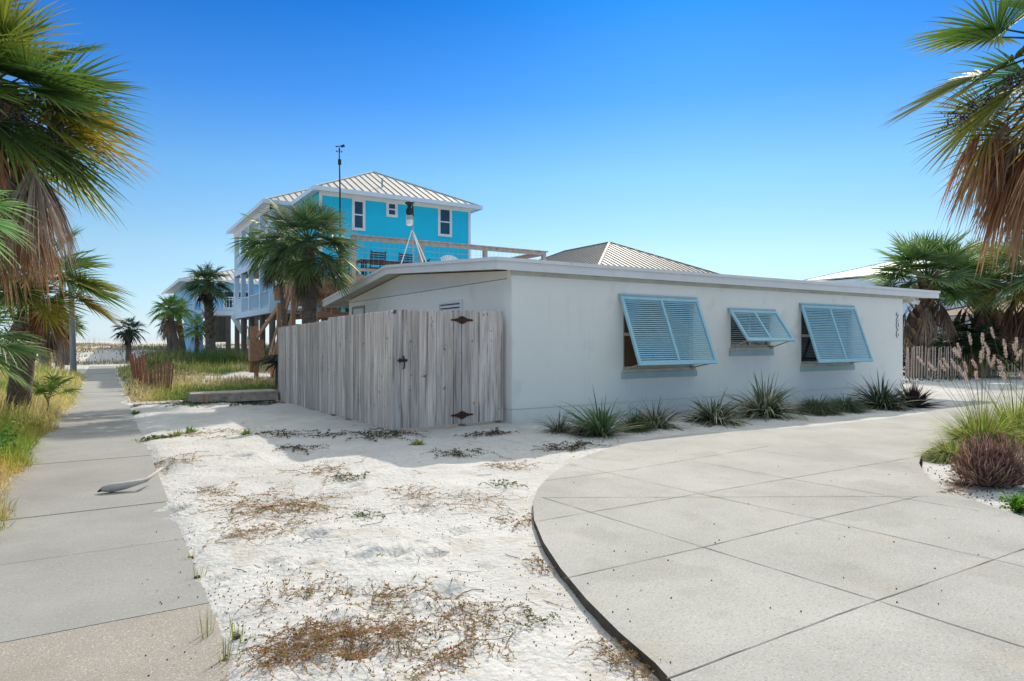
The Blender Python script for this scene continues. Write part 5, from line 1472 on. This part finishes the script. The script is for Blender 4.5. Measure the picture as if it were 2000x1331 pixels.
# leafy creeper in the left verge
x, y = sample(5200, lambda u, y: -.95 - u*1.6, lambda v: 8.2 + v*4.5, lambda x, y: np.clip((vnoise(x*1.4, y*.9, 15)-.35)*3, 0, 1), 7)
r_ = np.random.default_rng(8); n = len(x)
D = nrm(r_.normal(0, 1, (n, 3)) + np.array([0, 0, .6])); S = nrm(np.cross(D, r_.normal(0, 1, (n, 3))))
P = np.stack([x, y, H(x, y) + r_.random(n)*.34], 1); cc = np.array((.13,.28,.05))*r_.uniform(.5, 1.5, (n, 1))
mb = MB(); mb.strips(P, D, S, .07, .014, .3, 3, cc, cc*1.2, base=.3, mid=.5, tipw=.1)
o = mb.build('creeper', M['weed']); tag(o, 'green leafy creeper tangled in the left verge', 'creeper', kind='stuff')
# right verge
def dR(x, y):
    d = np.clip((x-.36-.25*vnoise(x*0+7, y*.9, 6))/.25, 0, 1)*(y > 17.9+.6*vnoise(x*.9, y*0, 2))
    bare = np.exp(-(((x-4.6)/1.9)**2 + ((y-24.4)/1.1)**2))
    return d*np.clip(1-1.5*bare, 0, 1)*((x < 4.6) | (y > 20.5))
x, y = sample(70000, lambda u, y: .36 + u*(y*.33+1.2), lambda v: 17.9 + (v**1.25)*24, dR, 9)
r_ = np.random.default_rng(10)
grass('verge_grass', 'yellow green dune grass between the sidewalk and the beach houses', x, y, (.36+.34*np.clip((y-18)/8, 0, 1))*r_.uniform(.5, 1.2, len(x)), .008, OAT+[(.12,.20,.06)], 11, lean=.85, drp=(.3, 1.5))
# darker growth near the houses
x, y = sample(9000, lambda u, y: 1.5 + u*7, lambda v: 30 + v*9, lambda x, y: np.clip((vnoise(x*.5, y*.5, 35)-.3)*3, 0, 1), 12)
grass('dune_scrub', 'dark green scrub in front of the beach houses', x, y, np.random.default_rng(13).uniform(.4, .9, len(x)), .014, [(.10,.17,.06),(.16,.22,.08),(.28,.30,.13)], 14, lean=.5)
# dune vegetation far
x, y = sample(52000, lambda u, y: -16 + u*60, lambda v: 48.5 + (v**.8)*45, lambda x, y: np.clip((vnoise(x*.28, y*.22, 45)-.30)*3, .10, 1)*np.where(y < 52.5, 1.6, 1), 15)
grass('dune_grass', 'dune grass and low scrub covering the far dunes', x, y, np.random.default_rng(16).uniform(.15, .42, len(x)), .03, [(.34,.33,.15),(.22,.24,.10),(.48,.40,.25),(.28,.22,.15),(.60,.50,.36)], 17, lean=.6)
x, y = sample(260, lambda u, y: -14 + u*40, lambda v: 60 + v*25, lambda x, y: 1+0*x, 18)
grass('sea_oats', 'thin sea oat stalks standing on the dune crest', x, y, np.random.default_rng(19).uniform(.7, 1.3, len(x)), .014, [(.40,.34,.20)], 20, lean=.12, drp=(0, .2))
x, y = sample(2600, lambda u, y: 18 + u*14, lambda v: 9.5 + v*8, lambda x, y: np.clip((y-11.2)/.5, 0, 1), 21)
grass('lawn', 'dark low grass strip under the background palms', x, y, np.random.default_rng(22).uniform(.08, .2, len(x)), .02, [(.07,.10,.04),(.12,.12,.06)], 23, lean=.5)

for o in bpy.data.objects:
    if '_w' in o.keys(): del o['_w']
